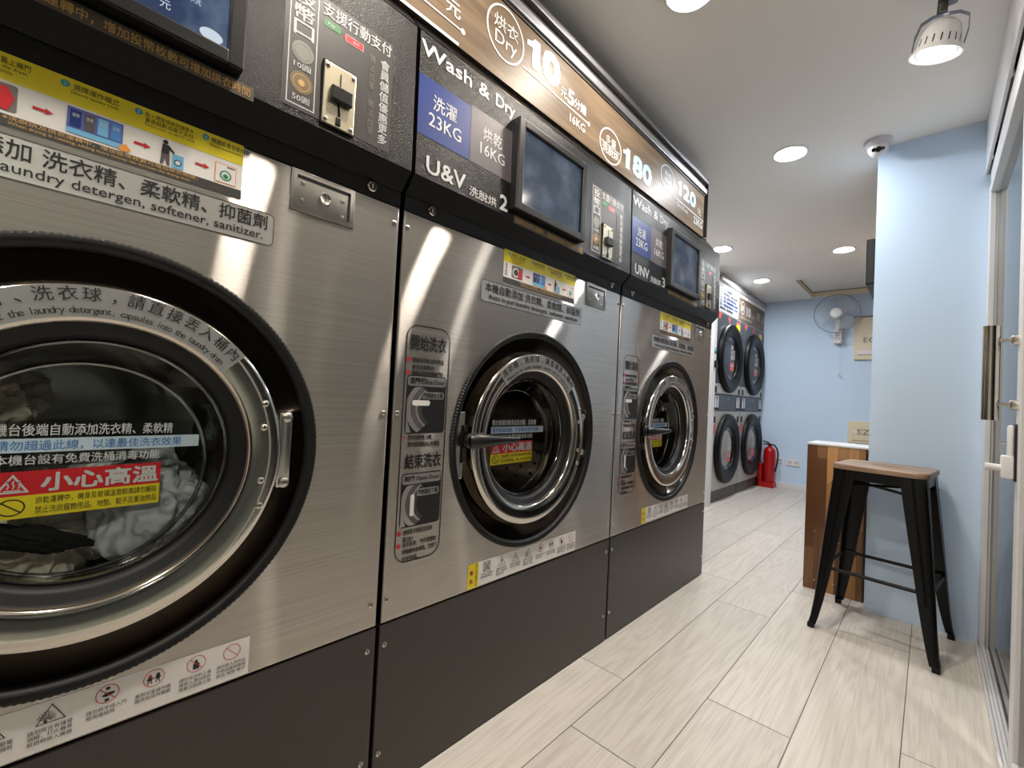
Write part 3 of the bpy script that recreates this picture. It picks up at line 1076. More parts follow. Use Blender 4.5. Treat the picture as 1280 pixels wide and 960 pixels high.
def warning_label():
    mb = MB()
    p = flat(0.0005)
    mb.rect(p, 0.263, 0.3985, 0.762, 0.4650, WHITEV, 0)
    mb.rect(p, 0.263, 0.3985, 0.302, 0.4650, YELLOW, 0.0003)
    mb.text(p, '警', 0.270, 0.4350, 0.282, 0.4465, REDI, 0.0006, 0.02)
    mb.text(p, '告', 0.270, 0.4120, 0.282, 0.4235, REDI, 0.0006, 0.02)
    mb.column(p, '為了您的使用安全', 0.2895, 0.402, 0.2975, 0.462, INKB, 0.0, 0.0006)
    cs = [0.3335, 0.394, 0.452, 0.510, 0.569, 0.6245, 0.681, 0.734]
    words = [('不可放入易燃物', '橡膠或泡棉製品'), ('運轉中請勿強行', '開門，若遇異常', '請通知店家'), ('機器內有高壓電', '請勿自行拆開機殼'), ('請勿將含有揮發', '酒精，打火機等', '易燃物放入機器'),
             ('請勿將手插入門', '框周邊縫隙'), ('嚴禁兒童操作機', '器及在店內嬉戲'), ('請勿在衣料上直', '接倒入漂白劑衣', '物重式超過上限'), ('請勿放入衣料以', '外物品嚴禁寵物', '用品 地墊 鞋子')]
    for i, (c, ws) in enumerate(zip(cs, words)):
        for k, t in enumerate(ws):
            mb.text(p, t, c - 0.0225, 0.4235 - 0.0075 * k, c - 0.0225 + 0.045 * min(1, len(t) / 7), 0.4297 - 0.0075 * k, INKB, 0.0006)
        v = 0.4465
        if i == 0:
            mb.outline(p, rrect(c - 0.0135, v - 0.013, c + 0.0135, v + 0.013, 0.003), 0.0014, INKB)
            mb.line(p, (c - 0.011, v - 0.011), (c + 0.011, v + 0.011), 0.002, INKB, 0.0007)
            mb.line(p, (c - 0.011, v + 0.011), (c + 0.011, v - 0.011), 0.002, INKB, 0.0007)
            mb.outline(p, circ(c, v, 0.0085, 16), 0.0014, INKB, 0.0008)
        elif i < 4:
            mb.outline(p, [(c - 0.0155, v - 0.0125), (c + 0.0155, v - 0.0125), (c, v + 0.0135)], 0.0011, INKB)
            if i == 1:
                mb.poly(p, [(c - 0.0012, v - 0.005), (c + 0.0012, v - 0.005), (c + 0.0022, v + 0.005), (c - 0.0022, v + 0.005)], INKB)
                mb.disc(p, c, v - 0.0085, 0.0015, INKB, 0.0006, 8)
            elif i == 2:
                mb.poly(p, [(c + 0.001, v + 0.006), (c - 0.003, v - 0.002), (c - 0.0005, v - 0.002), (c - 0.002, v - 0.010), (c + 0.0035, v + 0.0005), (c + 0.0008, v + 0.0005)], INKB)
            else:
                for k in range(9):
                    a = math.radians(18 + 15 * k)
                    l = 0.017 - 0.0011 * abs(k - 4)
                    mb.line(p, (c - 0.004 + 0.003 * math.cos(a), v - 0.0098 + 0.003 * math.sin(a)), (c - 0.006 + l * math.cos(a) * 0.9, v - 0.0098 + l * 0.9 * math.sin(a)), 0.0007, INKB)
                mb.disc(p, c - 0.0055, v - 0.0095, 0.002, INKB, 0.0007, 8)
        else:
            mb.outline(p, circ(c, v + 0.0005, 0.0135, 30), 0.0010, REDI)
            if i == 4:
                mb.poly(p, [(c - 0.0070, v - 0.001), (c - 0.002, v + 0.0025), (c + 0.008, v + 0.002), (c + 0.0085, v - 0.001), (c + 0.002, v - 0.003), (c - 0.002, v - 0.0035)], INKB)
                mb.rect(p, c - 0.0028, v - 0.0105, c + 0.0022, v - 0.0065, INKB)
                mb.rect(p, c - 0.0022, v + 0.0065, c + 0.0028, v + 0.0105, INKB)
            elif i == 5:
                for s in (-1, 1):
                    mb.disc(p, c + 0.005 * s, v + 0.0048, 0.0026, REDI if s < 0 else INKB, 0.0007, 12)
                    mb.poly(p, [(c + 0.005 * s - 0.0026, v - 0.002), (c + 0.005 * s + 0.0026, v - 0.002), (c + 0.005 * s + 0.0022, v + 0.003), (c + 0.005 * s - 0.0022, v + 0.003)], INKB)
                    for q in (-1, 1):
                        mb.line(p, (c + 0.005 * s + 0.001 * q, v - 0.0015), (c + 0.005 * s + 0.0025 * q, v - 0.0075), 0.0013, INKB, 0.0006)
                        mb.line(p, (c + 0.005 * s + 0.0015 * q, v + 0.002), (c + 0.005 * s + 0.0046 * q, v - 0.0005), 0.0012, INKB, 0.0006)
            elif i == 6:
                mb.poly(p, rrect(c - 0.0045, v - 0.0080, c + 0.0045, v + 0.0015, 0.0012), INKB)
                mb.poly(p, [(c - 0.003, v + 0.001), (c + 0.002, v + 0.001), (c + 0.0012, v + 0.0075), (c - 0.002, v + 0.0075)], INKB, 0.0007)
            if i not in (5,):
                mb.line(p, (c - 0.0092, v + 0.0097), (c + 0.0092, v - 0.0087), 0.0010, REDI, 0.0009)
    return mb


def usage_panel():
    """Rounded panel printed to the left of the door: start washing / finish washing."""
    mb = MB()
    p = flat(0.0003)
    L, R_ = 0.030, 0.161
    o = rrect(L, 0.520, R_, 1.082, 0.033, 8)
    mb.outline(p, o, 0.0028, INKB, 0.0003)
    mb.text(p, '開始洗衣', 0.044, 1.022, 0.148, 1.058, INKB, 0.0005, 0.012)

    def bullets(rows, z, dot):
        for k, t in enumerate(rows):
            mb.text(p, t, 0.051, z - 0.0120 - 0.0165 * k, 0.051 + 0.0090 * len(t) + 0.002, z - 0.0165 * k, INKB, 0.0005, 0.003)
        mb.disc(p, 0.0405, z - 0.006, dot, REDI, 0.0005, 16)
    bullets(('請檢查衣物口袋內物品', '是否全部取出?'), 1.004, 0.0052)
    bullets(('請確認衣物有無被門夾', '住再關門！'), 0.9735, 0.0052)

    def icon(z0, z1, title, tip, up):
        b = rrect(0.039, z0, 0.155, z1, 0.009)
        mb.poly(p, b, INKB, 0.0003)
        zt = z1 - 0.0255
        mb.poly(p, rrect(0.0415, zt, 0.1525, z1 - 0.0025, 0.006), FILM, 0.0005)
        mb.text(p, title, 0.047, zt + 0.004, 0.1495, z1 - 0.0065, INKB, 0.0008, 0.006)
        # quarter view of the door rim at the left
        cy, cz = 0.150, (z0 + zt) / 2 + 0.004
        for ri, ro, m in ((0.098, 0.112, FILM), (0.084, 0.098, GREYV), (0.078, 0.084, FILM), (0.066, 0.078, CHARC)):
            vs = []
            n = 18
            A = 133, 227
            for r in (ro, ri):
                for k in range(n + 1):
                    a = math.radians(A[0] + (A[1] - A[0]) * k / n)
                    y = max(cy + r * math.cos(a), 0.0415)
                    z = min(max(cz + r * 0.72 * math.sin(a), z0 + 0.003), zt - 0.0025)
                    vs.append(p(y, z, 0.0006))
            mb.add(vs, [(k, k + 1, n + 2 + k, n + 1 + k) for k in range(n)], m)
        mb.poly(p, [(0.0415, z0 + 0.003), (0.056, z0 + 0.003), (0.046, z0 + 0.028), (0.0415, z0 + 0.05)], FILM, 0.0005)
        if up:
            mb.poly(p, rrect(0.056, cz + 0.006, 0.107, cz + 0.019, 0.005), WHITEV, 0.001)
        else:
            mb.poly(p, rrect(0.066, cz - 0.030, 0.077, cz + 0.022, 0.005), WHITEV, 0.001)
        mb.poly(p, rrect(0.083, zt - 0.031, 0.149, zt - 0.013, 0.006), FILM, 0.001)
        mb.text(p, tip, 0.087, zt - 0.0285, 0.145, zt - 0.0155, INKB, 0.0013, 0.003)
    icon(0.823, 0.962, '關門 Close Door', '門把請往上擺', True)
    for k, t in enumerate(('洗衣過程會上鎖，', '請勿嘗試開啟以免損壞。')):
        mb.text(p, t, 0.050, 0.8075 - 0.0165 * k, 0.050 + 0.0086 * len(t) + 0.002, 0.8195 - 0.0165 * k, INKB, 0.0005, 0.003)
    mb.disc(p, 0.0415, 0.8135, 0.0028, REDI, 0.0005, 12)
    mb.text(p, '結束洗衣', 0.045, 0.7395, 0.150, 0.774, INKB, 0.0005, 0.012)
    icon(0.602, 0.729, '開門 Open Door', '門把請往下擺', False)
    bullets(('請檢查衣物是否全部', '取出?'), 0.596, 0.0056)
    bullets(('洗衣結束，門不要關緊，', '使桶槽快速通風，方便下', '位使用者。'), 0.567, 0.0056)
    return mb


def lock_plate():
    """Keyed flap of the detergent drawer."""
    mb = MB()
    pl = rrect(0.755, 1.257, 0.884, 1.338, 0.005, 4)
    mb.box(0.0002, 0.0035, 0.755, 0.884, 1.257, 1.338, PLATE2, 0.0015)
    y0, y1, z0, z1 = 0.766, 0.874, 1.268, 1.328
    mb.rect(flat(0.0036), y0, z1 - 0.007, y1, z1, VOID, 0.0002)
    mb.rect(flat(0.0036), y1 - 0.006, z0, y1, z1, VOID, 0.0002)
    mb.outline(flat(0.0036), rrect(0.7575, 1.2595, 0.8815, 1.3355, 0.004, 4), 0.0008, INKG, 0.0002)
    mb.lathe((0.0036, 0.820, 1.297), [(0.0125, 0), (0.0120, 0.004), (0.0105, 0.006), (0.0085, 0.0045), (0.0005, 0.0045)], BRIGHT, 24)
    mb.rect(flat(0.0082), 0.8192, 1.2925, 0.8208, 1.3015, VOID, 0.0002)
    for (y, z) in ((0.777, 1.314), (0.777, 1.281), (0.858, 1.306), (0.858, 1.273)):
        mb.lathe((0.0036, y, z), [(0.0042, 0), (0.0036, 0.0015), (0.0006, 0.002)], SCREWM, 10)
    return mb


PLATE2 = simple('lock_plate_steel', lin(176, 172, 166), 0.36, 1.0, var=0.1, vscale=25)


def cam_lock():
    mb = MB()
    mb.lathe((0, 0, 0), [(0.0115, 0.0), (0.0115, 0.004), (0.0095, 0.0065), (0.0088, 0.0045), (0.0006, 0.0045)], CHROME, 24)
    mb.disc(flat(0), 0, 0, 0.0082, INKB, 0.0047, 18)
    mb.rect(flat(0), -0.0012, -0.005, 0.0012, 0.005, SCREWM, 0.0052)
    return mb


def control_box():
    mb = MB()
    mb.prism([(-0.12, 1.376), (0.0, 1.376), (0.036, 1.415), (0.027, 1.752), (-0.07, 1.874), (-0.12, 1.874)], 0.005, 0.995, POWDER)
    # thin bright fold at the front corner
    mb.box(0.0255, 0.0278, 0.005, 0.995, 1.7512, 1.7528, DARKM)
    return mb


def letters_capacity(blue):
    mb = MB()
    if blue:
        mb.rect(ctrl, 0.005, 1.511, 0.1630, 1.651, BLUE, 0.0006)
        mb.text(ctrl, '洗濯', 0.046, 1.583, 0.117, 1.620, INKW, 0.0010, 0.004)
        mb.text(ctrl, '23KG', 0.035, 1.541, 0.133, 1.573, INKW, 0.0010, 0.004)
    else:
        mb.rect(ctrl, 0.1640, 1.511, 0.3240, 1.656, GREYV, 0.0006)
        mb.text(ctrl, '烘乾', 0.207, 1.586, 0.276, 1.622, INKW, 0.0010, 0.002)
        mb.text(ctrl, '16KG', 0.198, 1.546, 0.288, 1.576, INKW, 0.0010, 0.002)
    return mb


def letters_name(brand, num, parent):
    for tx, a, b, z in (('Wash', 0.008, 0.161, 1.698), ('&', 0.187, 0.223, 1.698), ('Dry', 0.248, 0.322, 1.688)):
        MB().text(ctrl, tx, a, z, b, 1.7315, INKW, 0.0010, 0.014).build('heading_lettering', parent)
    MB().text(ctrl, brand, 0.034, 1.429, 0.152, 1.468, INKW, 0.0010, 0.014).build('name_lettering', parent)
    MB().text(ctrl, '洗脫烘', 0.166, 1.424, 0.262, 1.449, INKW, 0.0010, 0.004).build('cycle_lettering', parent)
    MB().text(ctrl, num, 0.276 if num != '1' else 0.284, 1.426, 0.304 if num != '1' else 0.294, 1.4665, INKW, 0.0010, 0.02).build('number_lettering', parent)


def display_frame():
    mb = MB()
    xa, xb = 0.026, 0.058
    y0, y1, z0, z1 = 0.316, 0.652, 1.437, 1.694
    a, b, c, d = 0.342, 0.628, 1.461, 1.672
    mb.box(xa, xb, y0, a, z0, z1, BLACK, 0.003)
    mb.box(xa, xb, b, y1, z0, z1, BLACK, 0.003)
    mb.box(xa, xb, a - 0.002, b + 0.002, z0, c, BLACK, 0.003)
    mb.box(xa, xb, a - 0.002, b + 0.002, d, z1, BLACK, 0.003)
    mb.box(xa, xb - 0.012, a - 0.001, b + 0.001, c - 0.001, d + 0.001, BLACK)
    return mb


def display_glass(lit):
    mb = MB()
    p = flat(0.0465)
    m = LCD1 if lit else LCD2
    mb.rect(p, 0.342, 1.461, 0.628, 1.672, m, 0.0)
    if lit:
        t = emit_mat('screen_white', (0.75, 0.85, 0.95), 0.8)
        g = emit_mat('screen_lime', (0.75, 0.85, 0.35), 0.7)
        mb.text(p, '0', 0.512, 1.478, 0.532, 1.505, g, 0.0006, 0.03)
        mb.text(p, '元', 0.540, 1.478, 0.553, 1.491, t, 0.0006)
        mb.disc(p, 0.606, 1.474, 0.016, t, 0.0006, 20, 0.010)
        mb.text(p, '標準洗', 0.565, 1.510, 0.590, 1.522, t, 0.0006)
    else:
        t = emit_mat('screen_grey', (0.30, 0.38, 0.46), 0.30)
        for i in range(5):
            mb.text(p, ('洗脫烘', '洗衣', '脫水', '烘衣', '桶洗')[i], 0.366 + 0.05 * i, 1.618, 0.396 + 0.05 * i, 1.632, t, 0.0005)
            mb.text(p, ('180', '90', '40', '50', '30')[i], 0.368 + 0.05 * i, 1.585, 0.394 + 0.05 * i, 1.602, t, 0.0005)
        mb.text(p, '請選擇行程', 0.378, 1.540, 0.500, 1.562, t, 0.0005)
    return mb


def caption_strip():
    mb = MB()
    mb.rect(ctrl, 0.332, 1.4055, 0.674, 1.4295, BRONZE, 0.0006)
    mb.text(ctrl, '洗脫烘及烘衣運轉中，增加投幣枚數可增加烘衣時間', 0.338, 1.4095, 0.668, 1.4255, GOLD, 0.0010, 0.004)
    return mb


def coin_sticker():
    mb = MB()
    p = ctrl
    mb.rect(p, 0.716, 1.430, 0.937, 1.670, CHARC, 0.0005)
    mb.outline(p, [(0.7245, 1.4365), (0.7760, 1.4365), (0.7760, 1.664), (0.7245, 1.664)], 0.0020, INKW, 0.0009)
    mb.column(p, '投幣口', 0.7325, 1.5665, 0.7685, 1.660, INKW, 0.016, 0.0010)
    mb.disc(p, 0.7505, 1.5405, 0.0200, SILVERC, 0.0009)
    mb.outline(p, circ(0.7505, 1.5405, 0.0150), 0.001, INKG, 0.0011)
    mb.text(p, '10圓', 0.735, 1.5065, 0.766, 1.5185, INKW, 0.0010, 0.008)
    mb.disc(p, 0.7505, 1.4820, 0.0205, GOLDC, 0.0009)
    mb.outline(p, circ(0.7505, 1.4820, 0.0155), 0.0012, GOLD, 0.0011)
    mb.disc(p, 0.7505, 1.4820, 0.0060, GOLD, 0.0011, 16)
    mb.text(p, '50圓', 0.735, 1.4450, 0.766, 1.4575, INKW, 0.0010, 0.008)
    mb.text(p, '支援行動支付', 0.7830, 1.6370, 0.9320, 1.6640, INKW, 0.0010, 0.008)
    mb.poly(p, [(0.786, 1.6175), (0.818, 1.6175), (0.822, 1.625), (0.818, 1.6325), (0.786, 1.6325)], GREEN, 0.0009)
    mb.poly(p, [(0.830, 1.6120), (0.868, 1.6120), (0.868, 1.6270), (0.830, 1.6270), (0.826, 1.6195)], RED, 0.0009)
    mb.outline(p, [(0.830, 1.6120), (0.868, 1.6120), (0.868, 1.6270), (0.830, 1.6270)], 0.0008, INKW, 0.0011)
    mb.text(p, 'Pay', 0.794, 1.6215, 0.808, 1.6280, INKW, 0.0011)
    mb.text(p, '支付', 0.845, 1.6165, 0.859, 1.6225, INKW, 0.0011)
    mb.column(p, '會員儲值優惠更多', 0.9080, 1.4400, 0.9290, 1.6240, INKW, 0.012, 0.0010)
    mb.column(p, '無法找零 無法找零', 0.8830, 1.4480, 0.8960, 1.6200, INKG, 0.010, 0.0010)
    return mb


def coin_plate():
    mb = MB()
    mb.box(0.0320, 0.0400, 0.789, 0.8535, 1.4285, 1.5480, PLATE, 0.0015)
    p = flat(0.0402)
    mb.box(0.0320, 0.0392, 0.7875, 0.855, 1.4270, 1.5495, VOID)
    mb.rect(p, 0.8200, 1.500, 0.8225, 1.535, VOID, 0.0003)
    pts = [(0.8180, 1.440), (0.8235, 1.441), (0.8245, 1.455), (0.8225, 1.470), (0.8190, 1.480), (0.8160, 1.478), (0.8185, 1.465), (0.8190, 1.452)]
    mb.poly(p, pts, VOID, 0.0003)
    mb.box(0.040, 0.0435, 0.8155, 0.8255, 1.4330, 1.4490, BLACK, 0.0015)
    return mb


def coin_lever():
    mb = MB()
    mb.box(0.040, 0.0520, 0.8015, 0.8435, 1.4755, 1.5030, BLACK, 0.002)
    mb.disc(flat(0.0521), 0.8215, 1.4985, 0.0028, VOID, 0.0002, 12)
    return mb


def upper_rail():
    return MB().box(-0.10, 0.0, 0.006, 0.994, ZT + 0.0008, 1.3755, POWDER, 0.0012)


def kick_panel():
    mb = MB()
    mb.box(-0.08, -0.0008, 0.005, 0.995, 0.004, ZB - 0.004, KICK, 0.002)
    return mb


def cabinet():
    mb = MB()
    mb.box(-0.78, -0.05, 0.005, 0.012, 0.0, 1.86, BLACK)
    mb.box(-0.78, -0.05, 0.988, 0.995, 0.0, 1.86, BLACK)
    mb.box(-0.79, -0.78, 0.005, 0.995, 0.0, 1.86, BLACK)
    mb.box(-0.78, -0.12, 0.012, 0.988, 1.85, 1.86, BLACK)
    mb.box(-0.78, -0.09, 0.012, 0.988, 0.02, 0.03, BLACK)
    return mb


def washer(k, label, brand, num, lit, shift, inst, det, warn):
    t = thing('washer_dryer', label, 'washing machine', (0, k, 0), 0, 'row of steel washer dryers')
    link('cabinet', cached('cabinet', cabinet), t)
    fp = link('front_panel', cached('front_panel', lambda: panel_with_hole(0.006, 0.994, ZB, ZT, 0.3235, STEEL)), t, 'brushed stainless steel front panel')
    for y, z in ((0.0165, 1.302), (0.0165, 0.872), (0.0165, 0.446), (0.981, 1.302), (0.981, 0.872), (0.977, 0.446)):
        s = link('screw', cached('screw', screw_mesh), fp)
        s.location = (0.0, y, z)
    kp = link('kick_panel', cached('kick_panel', kick_panel), t, 'black lower kick panel')
    for y, z in ((0.018, 0.345), (0.018, 0.101), (0.975, 0.345), (0.975, 0.101)):
        s = link('screw', cached('screw', screw_mesh), kp)
        s.location = (-0.0008, y, z)
    ur = link('upper_rail', cached('upper_rail', upper_rail), t)
    for y in (0.081, 0.921):
        s = link('cam_lock', cached('cam_lock', cam_lock), ur, 'chrome cam lock')
        s.location = (0.0, y, 1.362)
    cb = link('control_box', cached('control_box', control_box), t, 'black speckled control box')
    letters_name(brand, num, cb)
    link('capacity_label', cached('capacity_blue', lambda: letters_capacity(True)), cb, 'blue washing capacity label')
    link('capacity_label', cached('capacity_grey', lambda: letters_capacity(False)), cb, 'grey drying capacity label')
    link('caption_strip', cached('caption_strip', caption_strip), cb, 'bronze strip with gold writing')
    ds = link('display', cached('display_frame', display_frame), t)
    link('screen', cached('screen_lit' if lit else 'screen_dim', lambda: display_glass(lit)), ds)
    link('coin_sticker', cached('coin_sticker', coin_sticker), t)
    cs = link('coin_acceptor', cached('coin_plate', coin_plate), t, 'satin steel coin acceptor plate')
    link('coin_lever', cached('coin_lever', coin_lever), cs)
    for y, z in ((0.7955, 1.540), (0.847, 1.540), (0.7955, 1.4365), (0.847, 1.4365)):
        s = link('screw', cached('screw', screw_mesh), cs)
        s.location = (0.0400, y, z)
        s.scale = (0.7, 0.7, 0.7)
    link('porthole_seal', cached('porthole_seal', seal_mesh), t, 'ribbed black rubber porthole seal')
    link('porthole_recess', cached('porthole_recess', recess_mesh), t)
    link('drum', cached('drum', drum_mesh), t)
    dr = link('door', cached('door_ring', ring_mesh), t, 'polished round door ring')
    link('gasket', cached('gasket', gasket_mesh), dr)
    link('glass', cached('glass', bowl_mesh), dr)
    link('handle', cached('handle', handle_mesh), dr, 'black door lever')
    link('latch_plate', cached('latch_plate', latch_mesh), dr)
    link('hinge', cached('hinge', hinge_mesh), dr)
    for z in (0.888, 0.845, 0.749, 0.704):
        s = link('bolt', cached('screw', screw_mesh), dr)
        s.location = (0.0132, 0.7315, z)
    link('ring_sticker', cached('ring_sticker', ring_sticker), dr)
    link('window_sticker', cached('window_sticker', window_sticker), dr, 'window sticker with red hot surface warning')
    o = link('instruction_sticker', cached('instruction_sticker', instruction_sticker), t, 'yellow and white operating steps sticker')
    o.location = (0, inst[0], inst[1])
    o = link('detergent_label', cached('detergent_label', detergent_label), t)
    o.location = (0, det[0], det[1])
    o = link('warning_label', cached('warning_label', warning_label), t, 'white strip of warning pictograms')
    o.location = (0, warn[0], warn[1])
    o = link('usage_panel', cached('usage_panel', usage_panel), t)
    o.location = (0, shift[0], shift[1])
    link('lock_plate', cached('lock_plate', lock_plate), t)
    return t


washer(-1, 'stainless steel washer dryer full of laundry behind its large round glass', 'U&V', '1', True, (0, 0), (-0.013, -0.001), (-0.003, -0.001), (-0.027, 0))
washer(0, 'stainless steel washer dryer numbered 2 with empty drum, marked U&V', 'U&V', '2', False, (0, 0), (0, 0), (0, 0), (0, 0))
washer(1, 'stainless steel washer dryer numbered 3 at the aisle end of the row', 'UNV', '3', False, (0.014, 0.030), (0.012, -0.007), (0.022, -0.013), (-0.010, 0.003))


# ------------------------------------------------------------------ laundry tumbling in the first machine
def laundry(name, label, loc, size, seed, mat, fold=0.30, rot=(0, 0, 0)):
    bm = bmesh.new()
    bmesh.ops.create_icosphere(bm, subdivisions=6, radius=1.0)
    off = Vector((seed * 3.1, seed * 1.7, seed * 5.3))
    for v in bm.verts:
        d = v.co.normalized()
        n1 = noise.noise(d * 1.6 + off)
        rid = 1.0 - abs(noise.noise(d * 2.6 + off * 2)) * 2.0
        rid2 = 1.0 - abs(noise.noise(d * 6.0 + off)) * 2.0
        v.co = d * (0.78 + 0.30 * n1 + fold * 0.55 * rid + fold * 0.20 * rid2)
    for f in bm.faces:
        f.smooth = True
    me = bpy.data.meshes.new(name)
    bm.to_mesh(me)
    bm.free()
    me.materials.append(mat)
    for v in me.vertices:
        v.co = Vector((v.co.x * size[0], v.co.y * size[1], v.co.z * size[2]))
    o = link(name, me)
    o.location = loc
    o.rotation_euler = rot
    return tag(o, label, 'laundry', 'laundry in the first machine')


K = -1
CL_W = cloth_mat('white_cotton', lin(238, 236, 236))
CL_S = cloth_mat('striped_cotton', lin(238, 238, 240), lin(196, 196, 206))
CL_C = cloth_mat('cream_cotton', lin(230, 220, 206))
CL_K = cloth_mat('black_cotton', lin(30, 30, 32))
CL_B = cloth_mat('taupe_cotton', lin(176, 166, 152))
laundry('striped_shirt', 'white and grey striped cloth low in the drum, below the red warning', (-0.190, K + 0.592, 0.685), (0.095, 0.098, 0.115), 1, CL_S, 0.26)
laundry('black_shirt', 'black crumpled cloth lying over the white laundry in the drum', (-0.112, K + 0.452, 0.668), (0.022, 0.065, 0.017), 2, CL_K, 0.5, (-0.30, 0, 0))
laundry('cream_shirt', 'cream crumpled cloth at the bottom of the drum', (-0.205, K + 0.455, 0.638), (0.085, 0.085, 0.085), 3, CL_C)
laundry('white_towel', 'white bunched towel behind the striped cloth in the drum', (-0.385, K + 0.52, 0.680), (0.080, 0.14, 0.110), 4, CL_W)
laundry('taupe_towel', 'taupe cloth thrown up high inside the drum', (-0.18, K + 0.385, 0.880), (0.070, 0.085, 0.065), 5, CL_B)


# ------------------------------------------------------------------ price board over the washers
def price_board():
    t = thing('price_board', 'long wood-patterned price board mounted above the steel washers', 'signboard', (0, 0, 1.80))
    ya, yb = -1.0, 1.815
    zo = 1.80
    P = lambda mb: [mb.v.__setitem__(i, (v[0], v[1], v[2] - zo)) for i, v in enumerate(mb.v)]
    mb = MB().box(-0.012, 0.0, ya, yb, 1.804, 2.022, WOODSIGN)
    P(mb); mb.build('panel', t)
    mb = MB()
    mb.box(-0.012, 0.004, ya, yb, 2.022, 2.030, CHARC)
    mb.box(-0.012, 0.012, ya, yb, 2.030, 2.056, ALU, 0.002)
    mb.box(-0.012, 0.002, ya, yb, 2.056, 2.080, CHARC)
    mb.box(-0.012, 0.020, ya, yb, 2.080, 2.098, ALUD, 0.003)
    mb.box(-0.012, 0.014, ya, yb, 2.098, 2.110, CHARC)
    mb.box(-0.012, 0.016, yb, yb + 0.006, 1.804, 2.110, BLACK)
    P(mb); mb.build('frame', t, 'aluminium top rail')
    p = flat(0.0008)
    BL = simple('pale_blue_letters', lin(176, 208, 236), 0.4)
    mb = MB()
    mb.rect(p, -1.0, 1.804, 0.135, 1.812, INKW, 0)
    # first price
    mb.outline(p, circ(-0.56, 1.935, 0.078, 40), 0.006, INKW)
    mb.text(p, '洗衣', -0.60, 1.945, -0.52, 1.980, INKW)
    mb.text(p, 'Wash', -0.60, 1.895, -0.52, 1.930, INKW)
    mb.one(p, -0.24, 1.885, -0.185, 1.990, BL)
    mb.text(p, '50', -0.165, 1.887, 0.035, 1.988, BL, 0.0006, 0.045)
    mb.text(p, '元', 0.090, 1.868, 0.135, 1.905, INKW, 0.0006, 0.01)
    mb.line(p, (-0.48, 1.850), (0.140, 1.848), 0.004, INKW)
    mb.disc(p, 0.146, 1.848, 0.0075, INKW)
    P(mb); mb.build('price_lettering', t)
    mb = MB()
    # dryer price
    mb.outline(p, circ(0.300, 1.937, 0.076, 44), 0.0055, INKW)
    mb.text(p, '烘衣', 0.252, 1.938, 0.350, 1.978, INKW)
    mb.text(p, 'Dry', 0.258, 1.885, 0.345, 1.932, INKW)
    mb.one(p, 0.388, 1.912, 0.447, 2.000, BL)
    mb.text(p, '0', 0.466, 1.914, 0.544, 2.002, BL, 0.0006, 0.05)
    mb.text(p, '元', 0.557, 1.902, 0.590, 1.932, INKW, 0.0006, 0.005)
    mb.text(p, '5', 0.596, 1.899, 0.630, 1.945, INKW, 0.0006, 0.03)
    mb.text(p, '分鐘', 0.632, 1.902, 0.702, 1.936, INKW, 0.0006, 0.012)
    mb.line(p, (0.372, 1.890), (0.716, 1.886), 0.0045, INKW)
    mb.outline(p, circ(0.722, 1.886, 0.0075, 16), 0.0035, INKW)
    mb.text(p, '16KG', 0.612, 1.842, 0.700, 1.870, INKW, 0.0006, 0.01)
    P(mb); mb.build('price_lettering', t)
    mb = MB()
    # large price
    mb.outline(p, circ(0.872, 1.872, 0.078, 44, 0.064), 0.0055, INKW)
    mb.text(p, '多量', 0.836, 1.875, 0.908, 1.906, INKW)
    mb.text(p, '洗脫烘', 0.815, 1.836, 0.930, 1.868, INKW, 0.0006, 0.01)
    mb.line(p, (0.803, 1.871), (0.941, 1.871), 0.003, INKW)
    mb.one(p, 0.962, 1.840, 1.017, 1.920, BL)
    mb.text(p, '80', 1.045, 1.842, 1.202, 1.918, BL, 0.0006, 0.045)
    P(mb); mb.build('price_lettering', t)
    mb = MB()
    mb.outline(p, circ(1.362, 1.945, 0.074, 40, 0.055), 0.005, BL)
    mb.text(p, '洗衣', 1.325, 1.948, 1.400, 1.972, BL)
    mb.text(p, 'Wash', 1.325, 1.920, 1.400, 1.942, BL)
    mb.one(p, 1.47, 1.915, 1.515, 1.985, BL)
    mb.text(p, '20', 1.54, 1.917, 1.69, 1.983, BL, 0.0006, 0.045)
    mb.text(p, '元', 1.722, 1.900, 1.765, 1.932, INKW)
    mb.line(p, (1.42, 1.888), (1.81, 1.886), 0.0045, INKW)
    mb.text(p, 'Dry 60 min', 1.475, 1.850, 1.600, 1.878, INKW)
    mb.text(p, '23KG', 1.675, 1.840, 1.790, 1.875, INKW, 0.0006, 0.01)
    P(mb); mb.build('price_lettering', t)


price_board()

# ------------------------------------------------------------------ stacked dryers at the back
DX = -0.60


def dryer_cabinet():
    mb = MB()
    mb.box(-0.28, 0, 0.004, 0.816, 0.105, 1.825, DRYG, 0.004)
    return mb


def dryer_front(z0, z1, m):
    return MB().box(0.0, 0.008, 0.006, 0.814, z0, z1, m, 0.003)


def dryer_door(zc):
    mb = MB()
    c = (0.008, 0.41, zc)
    mb.lathe(c, [(0.342, 0.0), (0.345, 0.018), (0.338, 0.034), (0.322, 0.044), (0.300, 0.046), (0.280, 0.042), (0.262, 0.036), (0.232, 0.034), (0.212, 0.022), (0.206, 0.0)], DRYK, 72)
    return mb


def dryer_glass(zc):
    mb = MB()
    c = (0.008, 0.41, zc)
    mb.lathe(c, [(0.214, 0.016), (0.196, 0.004), (0.12, -0.012), (0.001, -0.016)], BLACKGL, 60)
    return mb


BLACKGL = simple('dark_door_glass', lin(26, 28, 31), 0.12, coat=0.5)


